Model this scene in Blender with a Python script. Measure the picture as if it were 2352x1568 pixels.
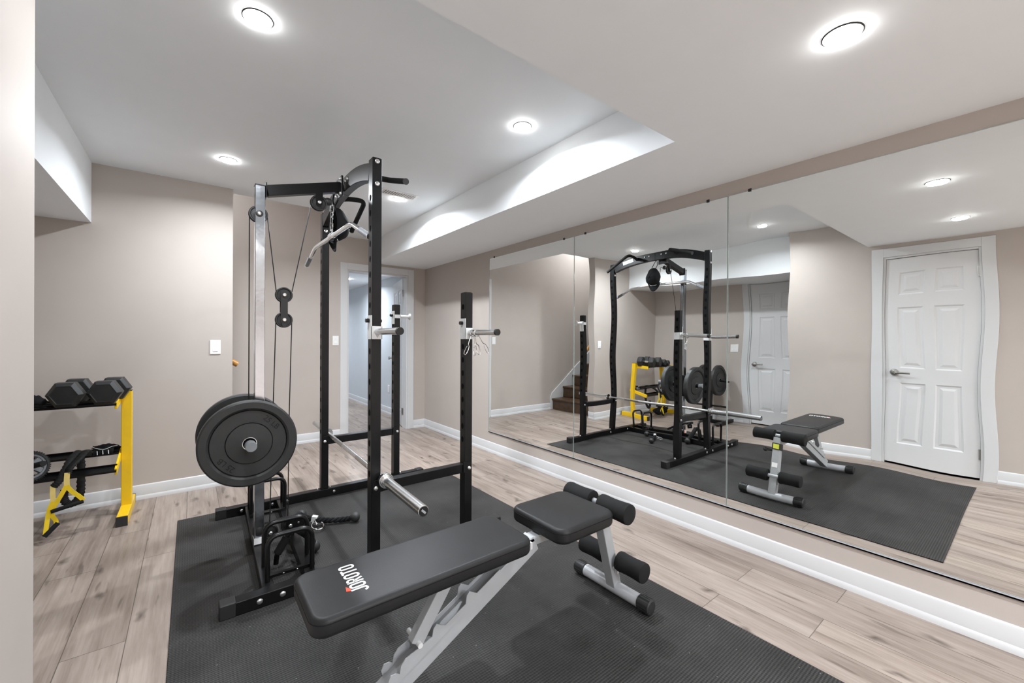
import bpy, bmesh, math, random
from mathutils import Vector, Matrix
random.seed(7)
for o in list(bpy.data.objects): bpy.data.objects.remove(o)
S = bpy.context.scene
COL = S.collection
PI = math.pi

# ------------------------------------------------------------------ camera
YAW, PITCH, ROLL = math.radians(37.915), math.radians(-0.080), math.radians(0.279)
fw = Vector((math.sin(YAW)*math.cos(PITCH), math.cos(YAW)*math.cos(PITCH), math.sin(PITCH)))
rt = Vector((math.cos(YAW), -math.sin(YAW), 0)); up = rt.cross(fw)
rt2 = rt*math.cos(ROLL)+up*math.sin(ROLL); up2 = up*math.cos(ROLL)-rt*math.sin(ROLL)
cd = bpy.data.cameras.new('camera'); cam = bpy.data.objects.new('camera', cd); COL.objects.link(cam)
M3 = Matrix((rt2, up2, -fw)).transposed()
cam.matrix_world = Matrix.Translation((0, 0, 1.2152)) @ M3.to_4x4()
cd.sensor_width = 36; cd.lens = 946.77/2352*36; cd.shift_y = -(784-778.18)/2352
cd.clip_start = .02
S.camera = cam
# ------------------------------------------------------------------ view, world
S.view_settings.view_transform = 'Standard'; S.view_settings.look = 'None'
S.view_settings.gamma = 1; S.view_settings.use_curve_mapping = False
S.view_settings.exposure = 0.45
w = bpy.data.worlds.new('world'); S.world = w; w.use_nodes = True
w.node_tree.nodes['Background'].inputs[0].default_value = (.8, .85, .9, 1)
w.node_tree.nodes['Background'].inputs[1].default_value = 0.3
LAMP_W = 24.0      # watts of one ceiling lamp
# room sizes
W, MX, E, ZL, ZH, ZS = 2.537, 2.531, 5.206, 2.156, 2.444, 2.019
D, F, B, G, PS, L, C = 4.134, 1.817, 1.077, -.5585, .2733, -.357, 1.785
XA = -1.31; YF = -6.2; E2 = 4.26; HB = .108; BT = .014
LAMPS = [(.20, 3.47, ZH), (.20, 1.86, ZH), (1.51, 1.85, ZH), (1.44, 3.50, ZH), (1.58, .38, ZL), (.45, .38, ZL), (1.58, -1.25, ZL), (.45, -1.25, ZL), (1.58, -2.9, ZL), (.45, -2.9, ZL), (1.58, -4.6, ZL), (.45, -4.6, ZL)]  # entries behind the camera are unseen lamps added as soft fill
POWER = [.68, .52, .72, 1.15, .24, .10, .26, .28, 2.9, 2.9, 3., 3.]
SPREAD = [160, 160, 158, 158, 150, 150, 150, 150, 160, 160, 160, 160]
LAMP_COL = (.93, .985, 1.05)
def lamp(x, y, z, watts, col=LAMP_COL, sp=160):
    ld = bpy.data.lights.new('lamp_light', 'AREA'); ld.shape = 'DISK'; ld.size = .085; ld.energy = watts; ld.color = col; ld.spread = math.radians(sp)
    o = bpy.data.objects.new('lamp_light', ld); COL.objects.link(o); o.location = (x, y, z-.0165)
for q, pw, sp in zip(LAMPS, POWER, SPREAD): lamp(*q, LAMP_W*pw, sp=sp)
lamp(-.5, 4.75, 3.5, 26)  # unseen lamp added to brighten the dark stair shaft
lamp(2.0, 6.9, 2.17, 19, (.86, .94, 1.04)); lamp(1.4, 9.0, 2.17, 18, (.86, .94, 1.04))

# ------------------------------------------------------------------ materials
def new_mat(name, col, rough=.5, metal=0., spec=.5, coat=0.):
    m = bpy.data.materials.new(name); m.use_nodes = True
    b = m.node_tree.nodes['Principled BSDF']
    b.inputs['Base Color'].default_value = (*col, 1); b.inputs['Roughness'].default_value = rough
    b.inputs['Metallic'].default_value = metal; b.inputs['Specular IOR Level'].default_value = spec
    b.inputs['Coat Weight'].default_value = coat
    return m
class NT:
    def __init__(s, m): s.t = m.node_tree; s.b = s.t.nodes['Principled BSDF']
    def n(s, ty, **kw):
        nd = s.t.nodes.new(ty)
        for k, v in kw.items(): setattr(nd, k, v)
        return nd
    def l(s, a, b): s.t.links.new(a, b)
    def math(s, op, a, b=None, c=None):
        nd = s.n('ShaderNodeMath', operation=op)
        for i, v in enumerate((a, b, c)):
            if v is None: continue
            if isinstance(v, (int, float)): nd.inputs[i].default_value = v
            else: s.l(v, nd.inputs[i])
        return nd.outputs[0]
    def comb(s, x, y, z=0.):
        nd = s.n('ShaderNodeCombineXYZ')
        for i, v in enumerate((x, y, z)):
            if isinstance(v, (int, float)): nd.inputs[i].default_value = v
            else: s.l(v, nd.inputs[i])
        return nd.outputs[0]
    def noise(s, vec, scale, detail=3, rough=.55):
        nd = s.n('ShaderNodeTexNoise'); nd.inputs['Scale'].default_value = scale; nd.inputs['Detail'].default_value = detail
        nd.inputs['Roughness'].default_value = rough
        s.l(vec, nd.inputs['Vector']); return nd.outputs['Fac']
    def ramp(s, fac, stops):
        nd = s.n('ShaderNodeValToRGB'); e = nd.color_ramp.elements
        while len(e) < len(stops): e.new(.5)
        for el, (p, c) in zip(e, stops): el.position = p; el.color = (*c, 1) if len(c) == 3 else c
        s.l(fac, nd.inputs[0]); return nd.outputs[0]
    def mix(s, a, b, f, mode='MIX'):
        nd = s.n('ShaderNodeMix', data_type='RGBA', blend_type=mode)
        for v, i in ((f, 0), (a, 6), (b, 7)):
            if isinstance(v, (int, float)): nd.inputs[i].default_value = v
            elif isinstance(v, tuple): nd.inputs[i].default_value = (*v, 1)
            else: s.l(v, nd.inputs[i])
        return nd.outputs[2]
    def bump(s, h, strength=.2, dist=.002):
        nd = s.n('ShaderNodeBump'); nd.inputs['Strength'].default_value = strength; nd.inputs['Distance'].default_value = dist
        s.l(h, nd.inputs['Height']); s.l(nd.outputs[0], s.b.inputs['Normal'])
    def pos(s):
        g = s.n('ShaderNodeNewGeometry'); sp = s.n('ShaderNodeSeparateXYZ'); s.l(g.outputs['Position'], sp.inputs[0])
        return g.outputs['Position'], sp.outputs[0], sp.outputs[1], sp.outputs[2]
def paint(name, col, rough=.6, amp=.03, scale=6., bs=.05):
    m = new_mat(name, col, rough, spec=.3); t = NT(m); p, x, y, z = t.pos()
    n = t.noise(p, scale, 4)
    t.l(t.ramp(n, [(.3, tuple(c*(1-amp) for c in col)), (.7, tuple(min(1, c*(1+amp)) for c in col))]), t.b.inputs['Base Color'])
    t.bump(t.noise(p, 260., 2), bs, .001); return m
def rubbery(name, col, rough, scale=300., bs=.15, amp=.12, spec=.4):
    m = new_mat(name, col, rough, spec=spec); t = NT(m); tc = t.n('ShaderNodeTexCoord').outputs['Object']
    n = t.noise(tc, 14., 3)
    t.l(t.ramp(n, [(.3, tuple(c*(1-amp) for c in col)), (.7, tuple(c*(1+amp) for c in col))]), t.b.inputs['Base Color'])
    t.bump(t.noise(tc, scale, 2), bs, .0008); return m
M = {}
M['wall'] = paint('beige_wall_paint', (.475, .425, .388), .55, .012)
M['hall'] = paint('cool_grey_hall_paint', (.60, .63, .66), .55, .012)
M['ceil'] = paint('ceiling_white_paint', (.855, .885, .905), .7, .008)
M['trim'] = paint('white_semigloss_trim', (.61, .615, .62), .3, .006, bs=.01)
M['door'] = paint('white_door_paint', (.64, .64, .645), .35, .006, bs=.01)
M['plastic_w'] = new_mat('white_switch_plastic', (.82, .82, .81), .35)
M['steel'] = rubbery('black_powder_coated_steel', (.005, .005, .0055), .34, 500, .05, .15, .28)
M['steel_s'] = rubbery('black_satin_tube', (.006, .006, .006), .28, 500, .04, .15, .35)
M['cap'] = rubbery('black_plastic_cap', (.02, .02, .02), .45)
M['hole'] = new_mat('dark_hole', (.0015, .0015, .0015), .9, spec=.1)
M['chrome'] = new_mat('chrome', (.78, .79, .80), .12, 1.0)
M['chrome_b'] = new_mat('brushed_chrome', (.70, .71, .71), .26, 1.0)
M['chrome_p'] = new_mat('polished_tube_steel', (.46, .48, .51), .18, 1.0)
t = NT(M['chrome_p']); p, x, y, z = t.pos(); t.bump(t.noise(p, 16., 2), .12, .01)
M['bolt'] = new_mat('zinc_bolt', (.80, .80, .80), .28, 1.0)
M['nickel'] = new_mat('satin_nickel', (.45, .44, .42), .3, 1.0)
M['grey'] = rubbery('silver_grey_powder_coat', (.36, .37, .38), .38, 700, .08, .05, .5)
M['greym'] = rubbery('silver_metallic_paint', (.45, .46, .48), .3, 700, .05, .04, .6)
M['zinc'] = rubbery('zinc_plated_bracket', (.62, .62, .61), .34, 400, .05, .08, .5)
M['vinyl'] = rubbery('black_vinyl_upholstery', (.012, .012, .0125), .46, 420, .25, .12, .3)
M['foam'] = rubbery('black_foam', (.011, .011, .011), .85, 380, .3, .2, .25)
M['rubber'] = rubbery('black_rubber_plate', (.022, .0225, .022), .5, 160, .12, .12, .45)
M['hex'] = rubbery('black_rubber_dumbbell_head', (.020, .021, .021), .42, 120, .1, .15, .45)
M['cloth'] = rubbery('black_cloth', (.008, .008, .009), .9, 300, .5, .3, .2)
M['knit'] = rubbery('black_ribbed_sleeve', (.010, .010, .010), .7, 90, .5, .3, .3)
M['yellow'] = rubbery('yellow_powder_coat', (.80, .50, .008), .36, 500, .05, .04, .5)
M['webbing'] = rubbery('yellow_nylon_webbing', (.88, .62, .02), .55, 260, .3, .08, .3)
M['webpale'] = rubbery('pale_yellow_stitching', (.85, .66, .22), .6, 260, .3, .08, .3)
M['greywheel'] = rubbery('grey_wheel_plastic', (.20, .21, .22), .45)
M['white'] = new_mat('white_print', (.86, .86, .86), .5)
M['red'] = new_mat('red_print', (.80, .07, .03), .5)
M['orange'] = new_mat('orange_print', (.85, .17, .04), .5)
M['lime'] = new_mat('yellow_green_label', (.62, .66, .06), .5)
M['ink'] = new_mat('dark_ink', (.02, .02, .02), .6)
M['cable'] = new_mat('black_cable', (.008, .008, .008), .35)
M['oak'] = rubbery('honey_oak', (.42, .20, .045), .35, 60, .1, .25)
M['mirror'] = new_mat('silvered_mirror_glass', (.90, .915, .905), .0, 1.0)
M['mirror_edge'] = new_mat('polished_glass_edge', (.55, .62, .60), .12, .6)
m = new_mat('lamp_lens', (1, 1, 1), .4); m.node_tree.nodes['Principled BSDF'].inputs['Emission Color'].default_value = (1, .985, .96, 1)
m.node_tree.nodes['Principled BSDF'].inputs['Emission Strength'].default_value = 60; M['lens'] = m
# vinyl plank floor: boards run along y, 183 mm wide, 1.22 m long
def floor_mat():
    m = new_mat('grey_oak_vinyl_plank', (.4, .33, .28), .42, spec=.35); t = NT(m); p, x, y, z = t.pos()
    PW, PL = .183, 1.22
    cx = t.math('DIVIDE', t.math('SUBTRACT', x, 2.36-20*PW), PW); ci = t.math('FLOOR', cx); cf = t.math('FRACT', cx)
    par = t.math('MODULO', ci, 2.)
    h1 = t.n('ShaderNodeTexWhiteNoise', noise_dimensions='1D'); t.l(ci, h1.inputs['W'])
    off = t.math('ADD', t.math('MULTIPLY', par, .61), t.math('MULTIPLY', t.math('MULTIPLY', h1.outputs['Value'], par), .3))
    ry = t.math('DIVIDE', t.math('ADD', t.math('SUBTRACT', y, .577-12*PL), off), PL); ri = t.math('FLOOR', ry); rf = t.math('FRACT', ry)
    wn = t.n('ShaderNodeTexWhiteNoise', noise_dimensions='2D'); t.l(t.comb(ci, ri), wn.inputs['Vector']); rnd = wn.outputs['Value']
    ex = t.math('MINIMUM', cf, t.math('SUBTRACT', 1., cf)); ey = t.math('MULTIPLY', t.math('MINIMUM', rf, t.math('SUBTRACT', 1., rf)), PL/PW)
    e = t.math('MINIMUM', ex, ey)
    seam = t.math('LESS_THAN', e, .0085)
    sh = t.math('MULTIPLY', rnd, 37.)
    v1 = t.comb(t.math('MULTIPLY', x, 9.), t.math('ADD', t.math('MULTIPLY', y, .9), sh), sh)
    g1 = t.noise(v1, 1.6, 6, .6)
    v2 = t.comb(t.math('MULTIPLY', x, 60.), t.math('ADD', t.math('MULTIPLY', y, 2.2), sh), sh)
    g2 = t.noise(v2, 1.5, 4, .6)
    base = t.ramp(g1, [(.25, (.155, .120, .099)), (.42, (.258, .210, .179)), (.58, (.330, .276, .239)), (.78, (.385, .330, .288))])
    fine = t.ramp(g2, [(.3, (.84, .82, .80)), (.65, (1.05, 1.05, 1.05))])
    c = t.mix(base, fine, 1., 'MULTIPLY')
    tone = t.ramp(rnd, [(0, (.90, .885, .87)), (.5, (1.0, 1.0, 1.0)), (1, (1.08, 1.07, 1.05))])
    c = t.mix(c, tone, 1., 'MULTIPLY')
    # knots and short dark checks
    vo = t.n('ShaderNodeTexVoronoi', voronoi_dimensions='2D'); vo.inputs['Scale'].default_value = 1.
    vw = t.noise(p, 7., 2); vk = t.comb(t.math('ADD', t.math('MULTIPLY', x, 5.2), t.math('MULTIPLY', vw, .7)), t.math('ADD', t.math('MULTIPLY', y, 2.1), t.math('MULTIPLY', vw, .2)), 0.)
    t.l(vk, vo.inputs['Vector'])
    kn = t.ramp(vo.outputs['Distance'], [(.0, (1, 1, 1)), (.03, (.75, .75, .75)), (.12, (0, 0, 0))])
    sc = t.n('ShaderNodeSeparateColor'); t.l(vo.outputs['Color'], sc.inputs[0]); gate = t.math('GREATER_THAN', sc.outputs[0], .35)
    kf = t.math('MULTIPLY', t.math('MULTIPLY', kn, gate), .78)
    c = t.mix(c, (.040, .028, .022), kf)
    v3 = t.comb(t.math('MULTIPLY', x, 26.), t.math('MULTIPLY', y, 3.4), 3.); ck = t.noise(v3, 1., 2, .5)
    cf2 = t.math('MULTIPLY', t.ramp(ck, [(.64, (0, 0, 0)), (.70, (1, 1, 1))]), .5)
    c = t.mix(c, (.07, .05, .04), cf2)
    c = t.mix(c, (.07, .055, .045), t.math('MULTIPLY', seam, .8))
    t.l(c, t.b.inputs['Base Color'])
    t.bump(t.math('SUBTRACT', t.math('MULTIPLY', g2, .4), seam), .25, .0012)
    return m
M['floor'] = floor_mat()
def mat_mat():
    m = new_mat('ribbed_black_rubber_mat', (.035, .034, .033), .62, spec=.22); t = NT(m); p, x, y, z = t.pos()
    r1 = t.math('SINE', t.math('MULTIPLY', y, 2*PI/.0105)); r2 = t.math('SINE', t.math('MULTIPLY', x, 2*PI/.0105))
    hgt = t.math('ADD', r1, t.math('MULTIPLY', r2, .45))
    n = t.noise(p, 2.2, 5, .6)
    base = t.ramp(n, [(.32, (.019, .018, .017)), (.68, (.042, .040, .038))])
    rib = t.ramp(t.math('MULTIPLY_ADD', hgt, .34, .5), [(.15, (.45, .45, .45)), (.85, (1.45, 1.45, 1.45))])
    c = t.mix(base, rib, 1., 'MULTIPLY')
    vs = t.n('ShaderNodeTexVoronoi', voronoi_dimensions='2D'); vs.inputs['Scale'].default_value = 5.; t.l(p, vs.inputs['Vector'])
    c = t.mix(c, (.3, .3, .29), t.ramp(vs.outputs['Distance'], [(.0, (1, 1, 1)), (.012, (0, 0, 0))]))
    t.l(c, t.b.inputs['Base Color']); t.bump(hgt, .5, .0012)
    return m
M['mat'] = mat_mat()

# ------------------------------------------------------------------ mesh builder (world coordinates)
WL = {}     # world origin of each parent
def wl(o): return WL.get(o.name, Vector((0, 0, 0)))
class MB:
    def __init__(s): s.v = []; s.f = []; s.mi = []
    def add(s, vs, fs, mi=0):
        n = len(s.v); s.v += [tuple(q) for q in vs]
        for f in fs: s.f.append(tuple(i+n for i in f)); s.mi.append(mi)
        return s
    def box(s, x0, x1, y0, y1, z0, z1, mi=0):
        vs = [(x, y, z) for x in (x0, x1) for y in (y0, y1) for z in (z0, z1)]
        return s.add(vs, [(0, 1, 3, 2), (4, 6, 7, 5), (0, 4, 5, 1), (2, 3, 7, 6), (0, 2, 6, 4), (1, 5, 7, 3)], mi)
    def beam(s, a, b, w, h, upv=(0, 0, 1), mi=0, w2=None, h2=None):
        a, b = Vector(a), Vector(b); d = (b-a).normalized(); sd = d.cross(Vector(upv)).normalized(); u = sd.cross(d)
        w2 = w2 or w; h2 = h2 or h
        vs = [a+sd*i*w/2+u*j*h/2 for i, j in ((-1, -1), (1, -1), (1, 1), (-1, 1))]+[b+sd*i*w2/2+u*j*h2/2 for i, j in ((-1, -1), (1, -1), (1, 1), (-1, 1))]
        return s.add(vs, [(3, 2, 1, 0), (4, 5, 6, 7), (0, 1, 5, 4), (1, 2, 6, 5), (2, 3, 7, 6), (3, 0, 4, 7)], mi)
    def sweep(s, path, prof, closed_prof=True, caps=True, upv=None, scales=None, mi=0, closed=False):
        P = [Vector(q) for q in path]; n = len(P); m = len(prof); rings = []
        T = []
        for i in range(n):
            if closed: d = P[(i+1) % n]-P[i-1]
            else: d = P[min(i+1, n-1)]-P[max(i-1, 0)]
            T.append(d.normalized())
        u = Vector(upv) if upv else (Vector((0, 0, 1)) if abs(T[0].z) < .9 else Vector((1, 0, 0)))
        u = (u-T[0]*u.dot(T[0])).normalized(); base = len(s.v)
        for i in range(n):
            if i: u = (u-T[i]*u.dot(T[i])).normalized()
            sd = T[i].cross(u); k = 1 if scales is None else scales[i]
            kk = (k, k) if isinstance(k, (int, float)) else k
            for a, b in prof: s.v.append(tuple(P[i]+sd*a*kk[0]+u*b*kk[1]))
        R = n if closed else n-1
        for i in range(R):
            for j in range(m if closed_prof else m-1):
                a = base+i*m+j; b = base+i*m+(j+1) % m; i2 = (i+1) % n; c = base+i2*m+(j+1) % m; d = base+i2*m+j
                s.f.append((a, b, c, d)); s.mi.append(mi)
        if caps and not closed:
            s.f.append(tuple(base+j for j in reversed(range(m)))); s.mi.append(mi)
            s.f.append(tuple(base+(n-1)*m+j for j in range(m))); s.mi.append(mi)
        return s
    def tube(s, path, r, n=14, **kw):
        return s.sweep(path, [(r*math.cos(2*PI*k/n), r*math.sin(2*PI*k/n)) for k in range(n)], **kw)
    def lathe(s, prof, org, axis, n=40, mi=0, closed=False):
        # prof: (radius, height along axis)
        o = Vector(org); ax = Vector(axis).normalized(); u = Vector((0, 0, 1)) if abs(ax.z) < .9 else Vector((1, 0, 0))
        u = (u-ax*u.dot(ax)).normalized(); v = ax.cross(u); base = len(s.v)
        for r, h in prof:
            for k in range(n):
                a = 2*PI*k/n; s.v.append(tuple(o+ax*h+(u*math.cos(a)+v*math.sin(a))*max(r, 1e-5)))
        m = len(prof)
        for i in range(m if closed else m-1):
            for k in range(n):
                i2 = (i+1) % m
                s.f.append((base+i*n+k, base+i*n+(k+1) % n, base+i2*n+(k+1) % n, base+i2*n+k)); s.mi.append(mi)
        if not closed:
            if prof[0][0] > 1e-4: s.f.append(tuple(base+k for k in reversed(range(n)))); s.mi.append(mi)
            if prof[-1][0] > 1e-4: s.f.append(tuple(base+(m-1)*n+k for k in range(n))); s.mi.append(mi)
        return s
    def cyl(s, a, b, r, n=20, mi=0):
        a, b = Vector(a), Vector(b); return s.lathe([(r, 0), (r, (b-a).length)], a, b-a, n, mi)
    def bolt(s, c, axis, r=.009, h=.006, mi=0):
        return s.lathe([(r, 0), (r, h*.4), (r*.8, h*.8), (r*.35, h), (0, h)], c, axis, 14, mi)
    def prism(s, poly, o, ux, uy, depth, mi=0):
        # polygon (2D) in plane o + a*ux + b*uy, extruded along ux x uy by depth
        o, ux, uy = Vector(o), Vector(ux), Vector(uy); nn = ux.cross(uy).normalized(); m = len(poly)
        vs = [o+ux*a+uy*b for a, b in poly]; vs += [q+nn*depth for q in vs]
        fs = [tuple(reversed(range(m))), tuple(range(m, 2*m))]+[(i, (i+1) % m, m+(i+1) % m, m+i) for i in range(m)]
        return s.add(vs, fs, mi)
    def ball(s, c, r, n=16, sc=(1, 1, 1), mi=0):
        c = Vector(c); vs = [c+Vector((0, 0, r*sc[2]))]; k = n//2
        for i in range(1, k):
            th = PI*i/k
            for j in range(n): vs.append(c+Vector((r*sc[0]*math.sin(th)*math.cos(2*PI*j/n), r*sc[1]*math.sin(th)*math.sin(2*PI*j/n), r*sc[2]*math.cos(th))))
        vs.append(c-Vector((0, 0, r*sc[2]))); fs = [(0, 1+j, 1+(j+1) % n) for j in range(n)]
        for i in range(k-2):
            for j in range(n): a = 1+i*n; fs.append((a+j, a+n+j, a+n+(j+1) % n, a+(j+1) % n))
        a = 1+(k-2)*n; fs += [(a+j, len(vs)-1, a+(j+1) % n) for j in range(n)]
        return s.add(vs, fs, mi)
    def rbox(s, x0, x1, y0, y1, z0, z1, r, rz, n=8, mi=0):
        # cushion: rounded corners (radius r) in plan and rounded top and bottom edges (rz)
        base = len(s.v); rings = []
        K = 6
        lev = [(rz*(1-math.sin(PI/2*i/K)), z0+rz*(1-math.cos(PI/2*i/K))) for i in range(K+1)]
        lev += [(rz*(1-math.cos(PI/2*i/K)), z1-rz+rz*math.sin(PI/2*i/K)) for i in range(K+1)]
        for ins, z in lev:
            ring = []
            for cx, cy, a0 in ((x1-r, y1-r, 0), (x0+r, y1-r, 90), (x0+r, y0+r, 180), (x1-r, y0+r, 270)):
                for i in range(n+1):
                    a = math.radians(a0+90*i/n); q = r-ins; ring.append((cx+q*math.cos(a), cy+q*math.sin(a), z))
            rings.append(ring)
        m = len(rings[0])
        for q in rings: s.v += q
        for i in range(len(rings)-1):
            for j in range(m):
                s.f.append((base+i*m+j, base+i*m+(j+1) % m, base+(i+1)*m+(j+1) % m, base+(i+1)*m+j)); s.mi.append(mi)
        s.f.append(tuple(base+j for j in reversed(range(m)))); s.mi.append(mi)
        s.f.append(tuple(base+(len(rings)-1)*m+j for j in range(m))); s.mi.append(mi)
        return s
    def build(s, name, mats, parent=None, bevel=0, smooth=.6, label=None):
        me = bpy.data.meshes.new(name); o0 = wl(parent) if parent else (s.org if hasattr(s, 'org') else Vector((0, 0, 0)))
        me.from_pydata([tuple(Vector(q)-o0) for q in s.v], [], s.f)
        mats = mats if isinstance(mats, (list, tuple)) else [mats]
        for q in mats: me.materials.append(M[q])
        if len(mats) > 1: me.polygons.foreach_set('material_index', s.mi)
        bm = bmesh.new(); bm.from_mesh(me); bmesh.ops.recalc_face_normals(bm, faces=bm.faces); bm.to_mesh(me); bm.free()
        if smooth:
            me.polygons.foreach_set('use_smooth', [True]*len(me.polygons)); me.set_sharp_from_angle(angle=smooth)
        ob = bpy.data.objects.new(name, me); COL.objects.link(ob)
        if parent: ob.parent = parent
        else: ob.location = o0
        WL[ob.name] = o0
        if bevel:
            bv = ob.modifiers.new('bevel', 'BEVEL'); bv.width = bevel; bv.segments = 2; bv.limit_method = 'ANGLE'; bv.angle_limit = .7
            bv.harden_normals = False
        if label: ob['label'] = label
        return ob
def at(x, y, z): m = MB(); m.org = Vector((x, y, z)); return m
def thing(name, label, cat, loc, group=None, kind=None):
    o = bpy.data.objects.new(name, None); COL.objects.link(o); o.location = loc; o.empty_display_size = .05
    WL[o.name] = Vector(loc); tag(o, label, cat, group, kind); return o
def tag(o, label, cat, group=None, kind=None):
    if label: o['label'] = label
    if cat: o['category'] = cat
    if group: o['group'] = group
    if kind: o['kind'] = kind
    return o
def struct(o): o['kind'] = 'structure'; return o
def bez(pts, n=8):
    # smooth path through points (Catmull-Rom)
    P = [Vector(q) for q in pts]; P = [P[0]*2-P[1]]+P+[P[-1]*2-P[-2]]; out = []
    for i in range(1, len(P)-2):
        for k in range(n):
            t = k/n; a, b, c, d = P[i-1:i+3]
            out.append(.5*((2*b)+(c-a)*t+(2*a-5*b+4*c-d)*t*t+(3*b-a-3*c+d)*t**3))
    out.append(P[-2]); return out
def fillet(pts, r, n=6):
    P = [Vector(q) for q in pts]; out = [P[0]]
    for i in range(1, len(P)-1):
        a = (P[i-1]-P[i]); b = (P[i+1]-P[i]); k = min(r, a.length*.49, b.length*.49); a = P[i]+a.normalized()*k; b = P[i]+b.normalized()*k
        for j in range(n+1): t = j/n; out.append(a*(1-t)**2+P[i]*2*t*(1-t)+b*t*t)
    out.append(P[-1]); return out
def ribbon(mb, pts, wd, o, ux, uy, dep, mi=0, closed=False):
    # flat stroke of width wd following 2D pts
    n = len(pts); Lf, Rt = [], []
    for i in range(n):
        a = pts[i-1] if (i or closed) else pts[0]; b = pts[(i+1) % n] if (i < n-1 or closed) else pts[-1]
        dx, dy = b[0]-a[0], b[1]-a[1]; q = math.hypot(dx, dy) or 1; nx, ny = -dy/q*wd/2, dx/q*wd/2
        Lf.append((pts[i][0]+nx, pts[i][1]+ny)); Rt.append((pts[i][0]-nx, pts[i][1]-ny))
    for i in range(n if closed else n-1):
        j = (i+1) % n; mb.prism([Lf[i], Lf[j], Rt[j], Rt[i]], o, ux, uy, dep, mi)
def bolts(parent, items, axis, r=.010, h=.008):
    for c in items: MB().bolt(c, axis, r, h).build('bolt', 'bolt', parent)
def text_mesh(mb, s, size, o, ux, uy, dep, mi=0):
    cu = bpy.data.curves.new('txt', 'FONT'); cu.body = s; cu.size = size; cu.align_x = 'CENTER'; cu.align_y = 'CENTER'; cu.resolution_u = 3; cu.extrude = 0
    ob = bpy.data.objects.new('txt', cu); COL.objects.link(ob); dg = bpy.context.evaluated_depsgraph_get()
    me = bpy.data.meshes.new_from_object(ob.evaluated_get(dg)); o, ux, uy = Vector(o), Vector(ux), Vector(uy); nn = ux.cross(uy).normalized()
    mb.add([o+ux*q.co.x+uy*q.co.y+nn*dep for q in me.vertices], [tuple(f.vertices) for f in me.polygons], mi)
    bpy.data.objects.remove(ob); bpy.data.meshes.remove(me); bpy.data.curves.remove(cu)
#==ROOM==
# ------------------------------------------------------------------ room shell
TH = .12
struct(MB().box(XA-.15, W+.15, YF-.15, 10.6, -.1, 0).build('floor', 'floor', smooth=0))
m = MB()
m.box(XA-.1, F, B, E2-.1, ZH, ZH+.1).box(XA-.1, F, E2-.1, E2, ZH, ZH+.002).box(1.22, 1.32, E2, E, ZH, ZH+.002).box(1.32, F, E2, E, ZH, ZH+.1)   # high ceiling, open over the stairs
m.box(F, W+.1, YF, E, ZL, ZL+.4)                       # lowered band beside the mirror wall
m.box(L-.12, F, YF, B, ZL, ZL+.4)                      # lowered part over the near end
m.box(XA, G, C, D, ZS, ZH)                             # box over the alcove
struct(m.build('ceiling', 'ceil', smooth=0))
struct(MB().box(W, W+TH, YF, E+TH, 0, ZL+.3).build('wall_right', 'wall', smooth=0))
OX0, OX1, OZ = 1.508, 2.281, 2.04
m = MB().box(XA-.5, OX0, E, E+TH, 0, ZH).box(OX1, W+TH, E, E+TH, 0, ZH).box(OX0, OX1, E, E+TH, OZ, ZH)
struct(m.build('wall_back', 'wall', smooth=0))
struct(MB().box(1.22, 1.32, E2, E, ZH+.002, 3.5).box(XA-.9, 1.22, E2-.1, E2+.001, ZH+.002, 3.5).box(XA-.9, 1.32, E2, E+.1, 3.5, 3.6).box(XA-.9, 1.32, E, E+TH, ZH, 3.5).build('wall_shaft', 'wall', smooth=0))
struct(MB().box(XA, PS, D, D+.115, 0, ZH).build('wall_middle', 'wall', smooth=0))
# left wall with two doors
BY0, BY1, DZ = .315, .965, 2.03      # big door in the left wall
m = MB().box(L-TH, L, YF, BY0, 0, ZH).box(L-TH, L, BY1, C, 0, ZH).box(L-TH, L, BY0, BY1, DZ, ZH).box(L-TH-.02, L-TH, BY0-.1, BY1+.1, 0, DZ+.1)
struct(m.build('wall_left', 'wall', smooth=0))
SY0, SY1 = 1.86, 2.60
m = MB().box(XA-TH, XA, C-.1, SY0, 0, ZH).box(XA-TH, XA, SY1, D, 0, ZH).box(XA-TH, XA, SY0, SY1, DZ, ZH).box(XA-TH-.02, XA-TH, SY0-.1, SY1+.1, 0, DZ+.1)
m.box(XA-TH, L-TH, C-TH, C, 0, ZH)
struct(m.build('wall_alcove', 'wall', smooth=0))
struct(MB().box(L-TH, W+TH, YF-TH, YF, 0, ZL+.3).build('wall_front', 'wall', smooth=0))
# hall behind the open door
m = MB().box(2.50, 2.62, E+TH, 10.6, 0, 2.5).box(.4, 2.62, 10.5, 10.6, 0, 2.5).box(.4, .5, E+TH, 10.6, 0, 2.5).box(.5, OX0-.01, E+TH, E+TH+.01, 0, 2.5)
struct(m.build('wall_hall', 'hall', smooth=0))
struct(MB().box(.4, 2.62, E+TH, 10.6, 2.17, 2.3).build('ceiling_hall', 'ceil', smooth=0))
# stairwell far side
struct(MB().box(-2.2, -2.1, D, E+TH, 0, 3.5).box(-2.2, XA-.1, D, D+.115, 0, 3.5).box(-2.2, XA-.4, E, E+TH, 0, 3.5).build('wall_stairwell', 'wall', smooth=0))
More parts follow.
